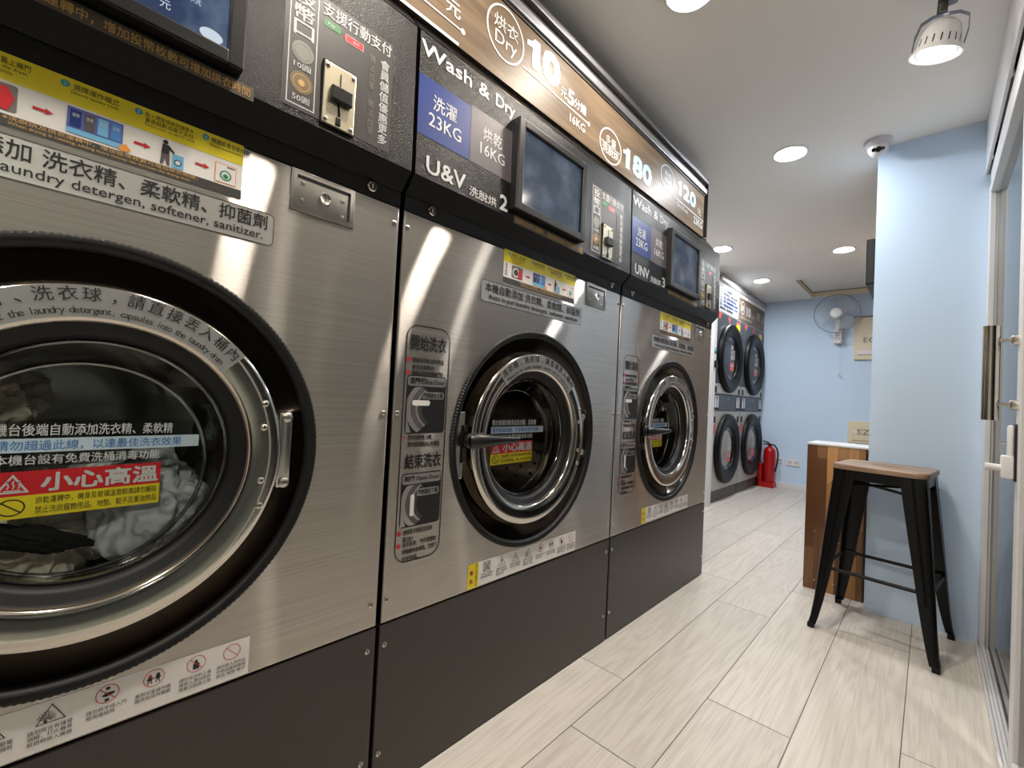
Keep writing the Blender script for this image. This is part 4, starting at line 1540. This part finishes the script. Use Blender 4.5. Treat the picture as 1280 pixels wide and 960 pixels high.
def dryer_sticker(zc):
    mb = MB()
    p = flat(0.040)
    c = zc
    mb.column(p, '烘衣機', 0.36, c - 0.02, 0.42, c + 0.13, INKW, 0.02)
    mb.column(p, '請勿超量', 0.435, c - 0.01, 0.475, c + 0.08, INKW, 0.02)
    mb.rect(p, 0.345, c - 0.125, 0.455, c - 0.045, PINKV, 0.0004)
    mb.text(p, '小心高溫', 0.352, c - 0.085, 0.448, c - 0.058, INKW, 0.0012, 0.02)
    return mb


PAPER = simple('printed_paper', lin(206, 212, 218), 0.7)
PINKV = simple('pink_red_vinyl', lin(214, 92, 92), 0.45)


def dryer(y0, label):
    t = thing('stacked_dryer', label, 'dryer', (DX, y0, 0), 0, 'stacked dryers by the end wall')
    cb = link('cabinet', cached('d_cab', dryer_cabinet), t)
    link('base_plinth', cached('d_base', lambda: MB().box(-0.26, 0.0, 0.004, 0.816, 0.0, 0.105, CHARC, 0.003)), t)
    for nm, z0, z1, m in (('lower_panel', 0.112, 0.872, DRYS), ('upper_panel', 1.035, 1.822, DRYG)):
        link(nm, cached('d_' + nm, lambda: dryer_front(z0, z1, m)), t)
    link('hinge_panel', cached('d_h0', lambda: MB().box(0.008, 0.014, 0.665, 0.814, 0.30, 0.72, DRYG, 0.002)), t)
    link('hinge_panel', cached('d_h1', lambda: MB().box(0.008, 0.014, 0.665, 0.814, 1.16, 1.64, CHARC, 0.002)), t)
    link('silver_band', cached('d_band', lambda: MB().box(0.008, 0.011, 0.006, 0.814, 1.040, 1.135, DRYS, 0.001)), t)
    def strip():
        mb = MB().box(0.0, 0.014, 0.006, 0.814, 0.878, 1.030, DRYG, 0.003)
        p = flat(0.0145)
        for u in (0.02, 0.655):
            mb.rect(p, u, 0.888, u + 0.135, 1.026, VOID)
            mb.rect(p, u + 0.014, 0.905, u + 0.060, 1.018, WHITEV, 0.001)
            mb.rect(p, u + 0.075, 0.905, u + 0.122, 1.018, PALEB, 0.001)
            mb.text(p, '投幣', u + 0.018, 0.985, u + 0.056, 1.010, INKB, 0.0016)
            mb.text(p, '10元', u + 0.079, 0.985, u + 0.118, 1.010, REDI, 0.0016)
        mb.outline(p, [(0.385, 0.985), (0.455, 0.985), (0.420, 1.008)], 0.004, INKW, 0.001)
        return mb
    link('coin_panel', cached('d_strip', strip), t)
    def tops():
        mb = MB()
        p = flat(0.0085)
        mb.poly(p, [(0.045, 1.815), (0.16, 1.815), (0.12, 1.755), (0.06, 1.76)], PINKV)
        mb.poly(p, [(0.33, 1.800), (0.43, 1.800), (0.38, 1.74)], PINKV)
        mb.rect(p, 0.60, 1.70, 0.72, 1.80, YELLOW)
        mb.rect(p, 0.60, 1.775, 0.72, 1.80, PINKV, 0.001)
        for z in (0.79, 1.075):
            for u in (0.03, 0.73):
                mb.rect(p, u, z - 0.03, u + 0.05, z + 0.03, VOID, 0.004)
        mb.rect(p, 0.02, 0.66, 0.09, 0.745, PINKV, 0.001)
        return mb
    link('stickers', cached('d_tops', tops), t)
    for zc in (0.502, 1.400):
        d = link('door', cached('d_door%.1f' % zc, lambda: dryer_door(zc)), t, 'black ringed round dryer door')
        link('glass', cached('d_glass%.1f' % zc, lambda: dryer_glass(zc)), d)
        link('window_sticker', cached('d_stick%.1f' % zc, lambda: dryer_sticker(zc)), d)
    return t


dryer(3.785, 'grey stacked pair of dryers under the white notice poster')
dryer(4.615, 'grey stacked pair of dryers under the wooden price sign, beside the extinguisher')

# fascia above the dryers
mb = MB().box(-0.66, DX - 0.004, 3.79, Y_BACK - 0.04, 1.828, 2.20, CEILM)
struct('trim_3', mb, 'plain bulkhead board above the dryers', 'panel')
mb = MB()
mb.box(DX - 0.004, DX, 3.87, 4.464, 1.836, 2.078, PAPER)
p = flat(DX + 0.0004)
for i, t_ in enumerate(('烘衣機使用說明', '一、將衣物放入機內並關門', '二、投入硬幣選擇溫度', '三、按下啟動鍵開始運轉', '四、烘乾結束請取出衣物', '請勿放入易燃物品')):
    mb.text(p, t_, 3.90, 2.040 - 0.037 * i, 3.90 + min(0.53, 0.048 * len(t_)), 2.068 - 0.037 * i, (BLUE, INKB, BLUE, BLUE, BLUE, INKB)[i], 0.001, 0.03)
tag(mb.build('notice_poster'), 'white notice poster with blue writing above the first dryer', 'poster')
mb = MB()
mb.box(DX - 0.004, DX, 4.468, 5.45, 1.836, 2.082, WOODSIGN)
mb.outline(p, circ(4.60, 1.98, 0.07), 0.008, INKW)
mb.text(p, '烘', 4.56, 1.945, 4.64, 2.01, INKW)
mb.text(p, '10', 4.74, 1.92, 4.88, 2.01, INKW, 0.001, 0.05)
mb.text(p, '元5分鐘', 4.89, 1.92, 5.03, 1.955, INKW)
mb.text(p, 'Dry 14KG', 4.55, 1.86, 4.95, 1.89, INKW)
mb.text(p, '烘乾', 5.12, 1.93, 5.26, 2.02, INKW)
mb.text(p, '20', 5.32, 1.92, 5.42, 2.0, INKW)
tag(mb.build('price_sign'), 'small wood-patterned price sign above the second dryer', 'signboard')
mb = MB()
mb.box(-0.62, -0.575, 3.87, 5.44, 2.125, 2.150, ALU, 0.004)
mb.box(-0.62, -0.585, 3.87, 5.44, 2.152, 2.172, ALUD, 0.003)
tag(mb.build('light_rail'), 'aluminium rail along the ceiling above the dryers', 'rail')

# small fittings on the white boxed panel
mb = MB()
mb.box(-0.562, -0.5605, 3.690, 3.735, 1.40, 1.455, SKY)
mb.box(-0.562, -0.5603, 3.690, 3.735, 1.40, 1.425, GREEN)
tag(mb.build('coloured_tag'), 'small blue and green tag on the white boxed panel', 'tag')
mb = MB()
mb.box(-0.562, -0.545, 3.692, 3.732, 1.27, 1.335, BLACK, 0.004)
mb.tube([(-0.55, 3.70, 1.275), (-0.535, 3.70, 1.265), (-0.535, 3.71, 1.29)], 0.004, BLACK, 8)
tag(mb.build('latch'), 'black latch on the white boxed panel beside the dryers', 'latch')

# ------------------------------------------------------------------ fire extinguisher
t = thing('fire_extinguisher', 'red fire extinguisher with black hose in the far corner', 'fire extinguisher', (-0.478, 5.405, 0.0))
mb = MB()
mb.box(-0.105, 0.066, -0.066, 0.07, 0.0, 0.06, EXTR, 0.006)
mb.box(-0.105, -0.064, -0.066, 0.07, 0.06, 0.27, EXTR, 0.006)
mb.build('stand', t)
mb = MB().lathe((0, 0, 0.10), [(0.001, -0.04), (0.055, -0.04), (0.062, -0.03), (0.062, 0.31), (0.054, 0.345), (0.034, 0.365), (0.022, 0.372), (0.020, 0.385), (0.001, 0.386)], EXTR, 32, 'z')
mb.build('cylinder', t)
mb = MB()
mb.lathe((0, 0, 0.482), [(0.020, 0), (0.020, 0.022), (0.001, 0.023)], BLACK, 16, 'z')
mb.tube([(0.0, 0.0, 0.507), (-0.03, 0, 0.522), (-0.075, 0, 0.530)], [0.008, 0.009, 0.007], BLACK)
mb.tube([(0.0, 0.0, 0.495), (-0.04, 0, 0.500), (-0.07, 0, 0.495)], [0.007, 0.008, 0.006], BLACK)
mb.build('valve', t)
mb = MB()
mb.tube([(0.015, -0.02, 0.495), (0.05, -0.03, 0.500), (0.082, -0.035, 0.46), (0.095, -0.035, 0.40), (0.092, -0.035, 0.32), (0.080, -0.035, 0.24), (0.070, -0.045, 0.19)], 0.0085, BLACK)
mb.build('hose', t)

# ------------------------------------------------------------------ sockets and cover plates on the end wall


def socket(x0, x1, z0, z1, label):
    t = thing('power_socket', label, 'socket', ((x0 + x1) / 2, Y_BACK, z0))
    w = x1 - x0; h = z1 - z0
    MB().box(-w / 2, w / 2, -0.012, 0.0, 0, h, WHITEP, 0.003).build('plate', t)
    mb = MB()
    p = facing_back(-0.0125)
    for c in (-w / 4, w / 4):
        mb.rect(p, c - 0.012, h / 2 - 0.016, c - 0.006, h / 2 + 0.016, INKG)
        mb.rect(p, c + 0.006, h / 2 - 0.016, c + 0.012, h / 2 + 0.016, INKG)
    mb.build('slot', t)


socket(-0.320, -0.188, 0.268, 0.345, 'white double wall socket low on the blue end wall')
socket(-0.435, -0.365, 0.285, 0.350, 'white single wall socket beside the fire extinguisher')


def cover(x0, x1, z0, z1, label, word):
    t = thing('breaker_panel', label, 'electrical panel', (x0, Y_BACK, z0))
    w = x1 - x0; h = z1 - z0
    MB().box(0, w, -0.03, 0, 0, h, CREAM, 0.004).build('box', t)
    mb = MB().box(0.035, w - 0.035, -0.040, -0.03, 0.05 if h > 0.3 else 0.03, h - 0.04, CREAM, 0.003)
    p = facing_back(-0.0402)
    if word:
        mb.text(p, word, 0.085, h * 0.40, 0.185, h * 0.40 + 0.055, INKG, 0.0004, 0.01)
    mb.build('door', t)
    mb = MB()
    if h > 0.3:
        mb.box(0.04, w - 0.04, -0.046, -0.040, 0.055, 0.095, WHITEP, 0.002)
        mb.box(-0.004, w + 0.004, -0.036, 0, h, h + 0.012, GREYV, 0.002)
    else:
        mb.box(0.05, 0.09, -0.046, -0.040, h * 0.45, h * 0.45 + 0.02, WHITEP, 0.002)
    mb.build('latch', t)


cover(0.272, 0.62, 1.490, 1.945, 'tall cream electrical panel beside the wall fan', 'EC')
cover(0.245, 0.60, 0.600, 0.832, 'low cream electrical panel behind the wooden counter', 'EZ')

# ------------------------------------------------------------------ wall fan
t = thing('wall_fan', 'white oscillating wall fan high on the blue end wall', 'fan', (0.135, Y_BACK, 1.975))
FY = -0.20
GUARD = simple('fan_wire', lin(176, 180, 186), 0.45)
GUARDD = simple('fan_rim', lin(140, 146, 156), 0.45)
BLADE = film_mat('smoky_fan_blade', lin(190, 200, 212), 0.35)
mb = MB()
for k in range(60):
    a = 2 * PI * k / 60
    ca, sa = math.cos(a), math.sin(a)
    mb.tube([(0.05 * ca, FY - 0.055, 0.05 * sa), (0.13 * ca, FY - 0.050, 0.13 * sa), (0.185 * ca, FY - 0.025, 0.185 * sa), (0.203 * ca, FY, 0.203 * sa)], 0.0008, GUARD, 4, False)
for r, h in ((0.10, -0.053), (0.155, -0.042)):
    mb.tube([(r * math.cos(2 * PI * k / 40), FY + h, r * math.sin(2 * PI * k / 40)) for k in range(41)], 0.0010, GUARD, 5, False)
mb.build('front_guard', t)
mb = MB()
mb.tube([(0.205 * math.cos(2 * PI * k / 48), FY + 0.002, 0.205 * math.sin(2 * PI * k / 48)) for k in range(49)], 0.0045, GUARDD, 8, False)
mb.build('guard_rim', t)
mb = MB()
for k in range(60):
    a = 2 * PI * (k + 0.5) / 60
    ca, sa = math.cos(a), math.sin(a)
    mb.tube([(0.203 * ca, FY, 0.203 * sa), (0.18 * ca, FY + 0.035, 0.18 * sa), (0.06 * ca, FY + 0.055, 0.06 * sa)], 0.0008, GUARD, 4, False)
mb.build('rear_guard', t)
MB().lathe((0, FY, 0), [(0.052, 0.044), (0.052, 0.056), (0.040, 0.064), (0.001, 0.066)], WHITEP, 32, '-y').build('hub_badge', t)
for k in range(3):
    mb = MB()
    vs = []
    n = 12
    for i in range(n + 1):
        a = 2 * PI * k / 3 + 0.4 + (i / n) * 1.35
        for r in (0.03, 0.09, 0.145, 0.178 - 0.03 * abs(i / n - 0.45)):
            tw = 0.018 * (0.5 - i / n) * 2
            vs.append((r * math.cos(a), FY + tw, r * math.sin(a)))
    fs = [(i * 4 + j, i * 4 + j + 1, i * 4 + j + 5, i * 4 + j + 4) for i in range(n) for j in range(3)]
    mb.add(vs, fs, BLADE, True)
    mb.build('blade', t)
mb = MB().lathe((0, FY + 0.05, 0), [(0.030, 0), (0.056, 0.006), (0.058, 0.05), (0.050, 0.085), (0.001, 0.095)], WHITEP, 32, 'y')
mb.build('motor_housing', t)
mb = MB()
mb.box(-0.040, 0.040, -0.085, 0.0, -0.310, -0.140, WHITEP, 0.018, 4)
mb.box(-0.022, 0.022, -0.13, -0.05, -0.19, -0.03, WHITEP, 0.01, 3)
p = facing_back(-0.0852)
for i in range(3):
    mb.rect(p, -0.024, -0.190 - 0.02 * i, 0.018, -0.180 - 0.02 * i, INKG)
mb.outline(p, circ(0.0, -0.262, 0.020, 20), 0.005, INKG)
mb.build('control_body', t)
mb = MB()
mb.tube([(0.012, -0.04, -0.310), (0.014, -0.04, -0.63)], 0.0014, WHITEP, 6)
mb.lathe((0.014, -0.04, -0.655), [(0.001, 0), (0.012, 0.004), (0.008, 0.02), (0.001, 0.027)], WHITEP, 12, 'z')
mb.build('pull_cord', t)
mb = MB()
mb.tube([(0.04, -0.02, -0.29), (0.09, -0.01, -0.315), (0.16, -0.008, -0.33), (0.24, -0.008, -0.34)], 0.0022, WHITEP, 6)
mb.build('power_cord', t)

# ------------------------------------------------------------------ television on the side wall
t = thing('television', 'black wall television seen edge-on beyond the blue wall end', 'television', (0.69, 2.60, 1.645))
mb = MB().box(-0.078, -0.036, 0.0, 0.62, 0.0, 0.255, TVM, 0.006)
mb.build('casing', t)
MB().rect(lambda u, v, d: (-0.0785 - d, 0.62 - u, v), 0.015, 0.015, 0.605, 0.242, CAMB).build('screen', t)
mb = MB().box(-0.036, 0.0, 0.2, 0.42, 0.07, 0.19, CHARC, 0.004)
mb.build('bracket', t)

# ------------------------------------------------------------------ counter
t = thing('counter', 'butcher block counter end with a thin white top beside the stool', 'counter', (0.424, 2.26, 0))
mb = MB()
mb.box(0.0, 0.244, 0.0, 0.03, 0.0, 0.745, BLOCK, 0.0015)
for x, z in ((0.045, 0.30), (0.13, 0.05), (0.145, 0.262), (0.05, 0.722), (0.20, 0.722), (0.20, 0.05), (0.05, 0.05)):
    mb.lathe((x, 0.0, z), [(0.0032, 0.0), (0.0028, 0.0012), (0.0003, 0.0015)], SCREWM, 10, '-y')
mb.build('end_panel', t)
DARKW = simple('dark_stained_edge', lin(58, 38, 24), 0.4)
MB().box(0.244, 0.250, -0.001, 0.032, 0.0, 0.745, DARKW, 0.0008).build('edge_strip', t)
MB().box(-0.003, 0.258, -0.003, 0.25, 0.746, 0.757, WHITEM, 0.002).build('top', t)
MB().box(0.225, 0.244, 0.03, 0.24, 0.0, 0.745, BLOCK).build('side_panel', t)

# ------------------------------------------------------------------ stool
t = thing('bar_stool', 'black metal bar stool with a worn wooden seat in front of the blue wall end', 'stool', (0.760, 1.945, 0), math.radians(-7.0))
SH = 0.705


def stool_seat():
    bm = bmesh.new()
    o = rrect(-0.157, -0.157, 0.157, 0.157, 0.045, 6)
    # seat outline with a hand slot
    slot = rrect(-0.050, -0.011, 0.050, 0.011, 0.010, 6)
    n = len(o)
    def ring(pts, z, s=1.0):
        return [bm.verts.new((x * s, y * s, z)) for x, y in pts]
    rings = [ring(slot, SH - 0.02), ring(slot, SH - 0.001), ring(o, SH, 0.985), ring(o, SH - 0.004, 1.0), ring(o, SH - 0.020, 1.0), ring(o, SH - 0.022, 0.99)]
    # slot points are listed by the same corner order, so they pair with the outline
    for a, b in zip(rings, rings[1:]):
        for k in range(n):
            bm.faces.new((a[k], b[k], b[(k + 1) % n], a[(k + 1) % n]))
    for k in range(n):
        bm.faces.new((rings[-1][k], rings[0][k], rings[0][(k + 1) % n], rings[-1][(k + 1) % n]))
    bmesh.ops.recalc_face_normals(bm, faces=bm.faces[:])
    me = bpy.data.meshes.new('seat')
    bm.to_mesh(me)
    bm.free()
    me.materials.append(SEATW)
    return me


link('seat', stool_seat(), t)
mb = MB()
for sx, sy, L in ((0, -1, 0), (0, 1, 0), (1, 0, 1), (-1, 0, 1)):
    if L == 0:
        y = 0.146 * sy
        mb.box(-0.148, 0.148, y - 0.002, y + 0.002, SH - 0.062, SH - 0.020, STOOLM, 0.001)
    else:
        x = 0.146 * sx
        mb.box(x - 0.002, x + 0.002, -0.148, 0.148, SH - 0.062, SH - 0.020, STOOLM, 0.001)
mb.build('apron', t)


def stool_leg(sx, sy):
    """A folded sheet leg: wide angle section at the top, narrow at the foot, flaring outwards."""
    mb = MB()
    st = [(SH - 0.022, 0.148, 0.078), (0.52, 0.162, 0.068), (0.36, 0.175, 0.056), (0.22, 0.186, 0.046), (0.12, 0.194, 0.037), (0.05, 0.202, 0.031), (0.018, 0.208, 0.029)]
    vs = []
    th = 0.004
    for z, c, w in st:
        # an L: from (c-w, c) over the rounded corner to (c, c-w)
        r = min(0.014, w * 0.4)
        outer = [(c - w, c), (c - r, c), (c - r * 0.3, c - r * 0.3), (c, c - r), (c, c - w)]
        inner = [(c - th, c - w), (c - th, c - r), (c - r * 0.3 - th, c - r * 0.3 - th), (c - r, c - th), (c - w, c - th)]
        for x, y in outer + inner:
            vs.append((x * sx, y * sy, z))
    n = 10
    fs = []
    flip = sx * sy < 0
    for i in range(len(st) - 1):
        for k in range(n):
            q = (i * n + k, i * n + (k + 1) % n, (i + 1) * n + (k + 1) % n, (i + 1) * n + k)
            fs.append(q if not flip else q[::-1])
    fs.append(tuple(range(n)))
    fs.append(tuple(range((len(st) - 1) * n, len(st) * n)))
    mb.add(vs, fs, STOOLM, False)
    # pressed rib along the leg
    mb.tube([((c - w * 0.5) * sx, (c + 0.001) * sy, z) for z, c, w in st[:4]], 0.004, STOOLM, 8)
    return mb


for sx in (-1, 1):
    for sy in (-1, 1):
        lg = stool_leg(sx, sy).build('leg', t)
        c = 0.2095
        MB().box(*sorted(((c - 0.0245) * sx, (c - 0.001) * sx)), *sorted(((c - 0.0245) * sy, (c - 0.001) * sy)), 0.0, 0.022, STOOLM, 0.003).build('rubber_foot', lg)
for sy, z in ((-1, 0.262), (1, 0.262)):
    MB().tube([(-0.172, 0.172 * sy, z), (0.172, 0.172 * sy, z)], 0.0075, STOOLM, 12).build('footrest_rung', t)
for sx, z in ((-1, 0.262), (1, 0.262)):
    MB().tube([(0.172 * sx, -0.172, z), (0.172 * sx, 0.172, z)], 0.0075, STOOLM, 12).build('footrest_rung', t)
for s in (-1, 1):
    MB().tube([(-0.150, -0.150 * s, SH - 0.092 + 0.006 * s), (0.150, 0.150 * s, SH - 0.092 + 0.006 * s)], 0.006, STOOLM, 10).build('cross_brace', t)


# ------------------------------------------------------------------ ceiling lamps
def downlight_parts():
    ring = MB().lathe((0, 0, 0), [(0.078, 0.0), (0.078, -0.003), (0.070, -0.006), (0.062, -0.003), (0.060, 0.0)], WHITEP, 40, 'z')
    return ring


def downlight(x, y, lens, label):
    t = thing('downlight', label, 'ceiling light', (x, y, CEIL), 0, 'round recessed ceiling lights')
    link('trim_ring', cached('dl_ring', downlight_parts), t)
    key = 'dl_lens_' + lens.name
    link('lens', cached(key, lambda: MB().lathe((0, 0, 0), [(0.0615, -0.0032), (0.03, -0.0036), (0.0005, -0.0037)], lens, 40, 'z')), t)


downlight(0.340, -1.10, LENS_N, 'round ceiling light over the near end of the shop')
downlight(0.335, -0.05, LENS_N, 'round ceiling light over the laundry-filled washer')
downlight(0.326, 0.765, LENS_N, 'round ceiling light cut by the top of the picture')
downlight(0.357, 1.962, LENS_F, 'round ceiling light beside the dome camera')
downlight(0.370, 3.746, LENS_F, 'round ceiling light nearest the television')
downlight(-0.375, 3.222, LENS_F, 'round ceiling light just past the third washer')
downlight(-0.377, 4.404, LENS_F, 'round ceiling light in front of the dryers, by the end wall')

# track spotlights
def spotlight(y, label, ay, ax):
    t = thing('spotlight', label, 'spotlight', (0.908, y, CEIL))
    mb = MB()
    mb.box(-0.022, 0.022, -0.06, 0.02, -0.075, 0.0, ALUD, 0.004)
    mb.tube([(-0.01, -0.005, -0.075), (-0.012, 0.0, -0.10)], 0.012, CHARC, 12)
    mb.build('mount', t)
    tilt = Matrix.Translation((-0.018, 0.02, -0.175)) @ Matrix.Rotation(math.radians(ay), 4, 'Y') @ Matrix.Rotation(math.radians(ax), 4, 'X') @ Matrix.Scale(0.86, 4)


    def tilted(mb):
        mb.v = [tuple(tilt @ Vector(v)) for v in mb.v]
        return mb


    mb = MB()
    arc = [(-0.068, 0, -0.01), (-0.070, 0, 0.03), (-0.062, 0, 0.072), (-0.035, 0, 0.088), (0, 0, 0.090), (0.035, 0, 0.088), (0.062, 0, 0.072), (0.070, 0, 0.03), (0.068, 0, -0.01)]
    vs = []
    for x, y, z in arc:
        vs += [(x, -0.010, z), (x, 0.010, z), (x * 0.97, 0.010, z - 0.002), (x * 0.97, -0.010, z - 0.002)]
    fs = [(i * 4 + k, i * 4 + (k + 1) % 4, i * 4 + 4 + (k + 1) % 4, i * 4 + 4 + k) for i in range(len(arc) - 1) for k in range(4)]
    mb.add(vs, fs, ALUD, True)
    tilted(mb).build('bracket', t)
    mb = MB().lathe((0, 0, 0), [(0.005, 0.072), (0.030, 0.066), (0.046, 0.050), (0.054, 0.028), (0.058, 0.0), (0.060, -0.018), (0.070, -0.030), (0.072, -0.037), (0.066, -0.036), (0.058, -0.029), (0.044, -0.029)], WHITEM, 48, 'z')
    for k in range(18):
        a = 2 * PI * k / 18
        ca, sa = math.cos(a), math.sin(a)
        tv = Vector((-sa, ca, 0)); c = Vector((ca, sa, 0))
        v1 = [c * 0.0592 + tv * 0.0018 + Vector((0, 0, -0.014)), c * 0.0592 - tv * 0.0018 + Vector((0, 0, -0.014)), c * 0.0570 - tv * 0.0018 + Vector((0, 0, 0.010)), c * 0.0570 + tv * 0.0018 + Vector((0, 0, 0.010))]
        mb.add([v + c * 0.0006 for v in v1], [(1, 0, 3, 2)], VOID)
    tilted(mb).build('lamp_shade', t)
    mb = MB().lathe((0, 0, 0), [(0.046, -0.031), (0.03, -0.033), (0.0005, -0.034)], LENS_S, 36, 'z')
    tilted(mb).build('bulb', t)


spotlight(1.19, 'white bell-shaped spotlight on a bracket under the ceiling', 12, 8)

# unseen panel lamp added outside to send light into the first drum
t = thing('added_lamp', 'warm panel lamp added outside, unseen, to light the laundry', 'ceiling light', (2.2, -1.20, 2.66))
mb = MB()
for a in ((-0.32, 0.32, -0.17, -0.15), (-0.32, 0.32, 0.15, 0.17), (-0.32, -0.30, -0.15, 0.15), (0.30, 0.32, -0.15, 0.15)):
    mb.box(*a, -0.03, 0.0, WHITEM)
mb.build('frame', t)
MB().box(-0.30, 0.30, -0.15, 0.15, -0.022, -0.015, LENS_ADDED).build('diffuser', t)

CCTVG = simple('pale_lilac_plastic', lin(206, 204, 214), 0.4)
# dome camera
t = thing('dome_camera', 'white dome security camera on the ceiling above the blue wall corner', 'security camera', (0.690, 2.085, CEIL))
MB().lathe((0, 0, 0), [(0.054, 0.0), (0.054, -0.003), (0.0535, -0.003), (0.053, -0.012), (0.048, -0.024), (0.043, -0.030), (0.034, -0.034)], CCTVG, 40, 'z').build('base', t)
look = Vector((0.10, -0.85, -0.52)).normalized()
mb = MB()
bm = bmesh.new()
bmesh.ops.create_uvsphere(bm, u_segments=32, v_segments=20, radius=0.040)
bm.verts.index_update()
mb.add([(v.co.x, v.co.y, v.co.z - 0.033) for v in bm.verts], [[v.index for v in f.verts] for f in bm.faces], WHITEP, True)
bm.free()
mb.build('eyeball', t)
side = look.cross(Vector((0, 0, 1))).normalized()
for k, r in ((-1, 0.0075), (0, 0.0120), (1, 0.0085)):
    d = (look + side * 0.45 * k).normalized()
    c = Vector((0, 0, -0.033)) + d * 0.0388
    up = d.cross(side).normalized()
    sd = d.cross(up).normalized()
    mb = MB()
    n = 18
    vs = [c + (sd * math.cos(2 * PI * q / n) + up * math.sin(2 * PI * q / n)) * r + d * 0.0 for q in range(n)]
    vs += [v + d * 0.003 for v in vs]
    mb.add(vs, [(q, (q + 1) % n, n + (q + 1) % n, n + q) for q in range(n)] + [tuple(range(n, 2 * n))], CAMB)
    mb.build('lens' if k == 0 else 'infrared_lamp', t)

# ------------------------------------------------------------------ sliding glass shopfront
mb = MB()
mb.box(1.058, 1.100, 2.100, 2.160, 0.0, 1.905, WHITEM, 0.003)
mb.box(1.074, 1.079, 2.0985, 2.101, 0.0, 1.905, ALU)
struct('trim_4', mb, 'white upright post at the end of the glass front', 'post')
mb = MB()
for x0, x1, z in ((1.048, 1.056, 0.020), (1.056, 1.066, 0.008), (1.066, 1.074, 0.020), (1.074, 1.086, 0.008), (1.086, 1.096, 0.020), (1.096, 1.11, 0.008)):
    mb.box(x0, x1, -2.6, 2.16, 0.0, z, WHITEM, 0.001)
struct('trim_5', mb, 'aluminium bottom track of the sliding glass door', 'track')
mb = MB().box(1.082, 1.088, 1.20, 2.10, 0.02, 1.90, DOORGLASS)
o = struct('window_1', mb, 'clear fixed glass pane beside the sliding door', 'window')
MB().box(1.058, 1.100, 1.18, 2.10, 1.862, 1.950, WHITEM, 0.003).build('frame', o)

t = thing('sliding_door', 'white framed sliding glass door with a chrome pull handle', 'door', (1.056, 1.148, 0.0))
mb = MB()
mb.box(0.0, 0.030, -0.062, 0.002, 0.022, 1.95, WHITEM, 0.003)
mb.box(0.0, 0.030, -1.06, -1.00, 0.022, 1.95, WHITEM, 0.003)
mb.box(0.0, 0.030, -1.00, -0.062, 0.022, 0.11, WHITEM, 0.003)
mb.box(0.0, 0.030, -1.00, -0.062, 1.87, 1.95, WHITEM, 0.003)
mb.build('door_frame', t)
MB().box(0.011, 0.017, -1.00, -0.062, 0.11, 1.87, DOORGLASS).build('glass', t)
mb = MB()
hx = -0.048
mb.tube([(hx, -0.020, 0.925), (hx, -0.020, 1.168)], 0.0165, CHROME, 24)
for z in (1.130, 0.966):
    mb.tube([(hx, -0.020, z), (-0.004, -0.020, z)], 0.0055, BRIGHT, 12)
    mb.lathe((0.0, -0.020, z), [(0.014, 0.0), (0.014, -0.010), (0.010, -0.014), (0.001, -0.014)], BRIGHT, 20)
mb.build('pull_handle', t, 'chrome tubular pull handle')
mb = MB()
mb.box(-0.004, 0.0, -0.034, 0.0, 0.775, 0.918, BLACK, 0.001)
mb.box(-0.016, -0.004, -0.032, -0.002, 0.828, 0.915, WHITEP, 0.006, 3)
mb.box(-0.026, -0.004, -0.034, 0.0, 0.780, 0.838, WHITEP, 0.004, 3)
mb.tube([(-0.026, -0.016, 0.806), (-0.054, -0.016, 0.806)], [0.008, 0.0095], WHITEP, 16)
mb.tube([(-0.016, -0.016, 0.869), (-0.030, -0.016, 0.869)], 0.0035, SCREWM, 10)
mb.build('door_lock', t, 'white thumb-turn lock')
# second leaf and outer frame nearer than the picture
mb = MB().box(1.082, 1.088, -2.6, 0.20, 0.02, 1.95, DOORGLASS)
struct('window_2', mb, 'clear glass pane of the near shopfront', 'window')
# rollers under the fascia
for i, y in enumerate((1.42, 2.02)):
    mb = MB()
    mb.box(1.060, 1.078, y - 0.03, y + 0.03, 1.955, 2.02, BLACK, 0.003)
    mb.lathe((1.060, y, 1.985), [(0.016, 0.0), (0.016, -0.005), (0.003, -0.006)], SCREWM, 20)
    tag(mb.build('door_roller'), ('black track roller under the fascia near the chrome pull handle', 'black track roller under the fascia at the blue wall end')[i], 'roller', 'sliding door rollers')
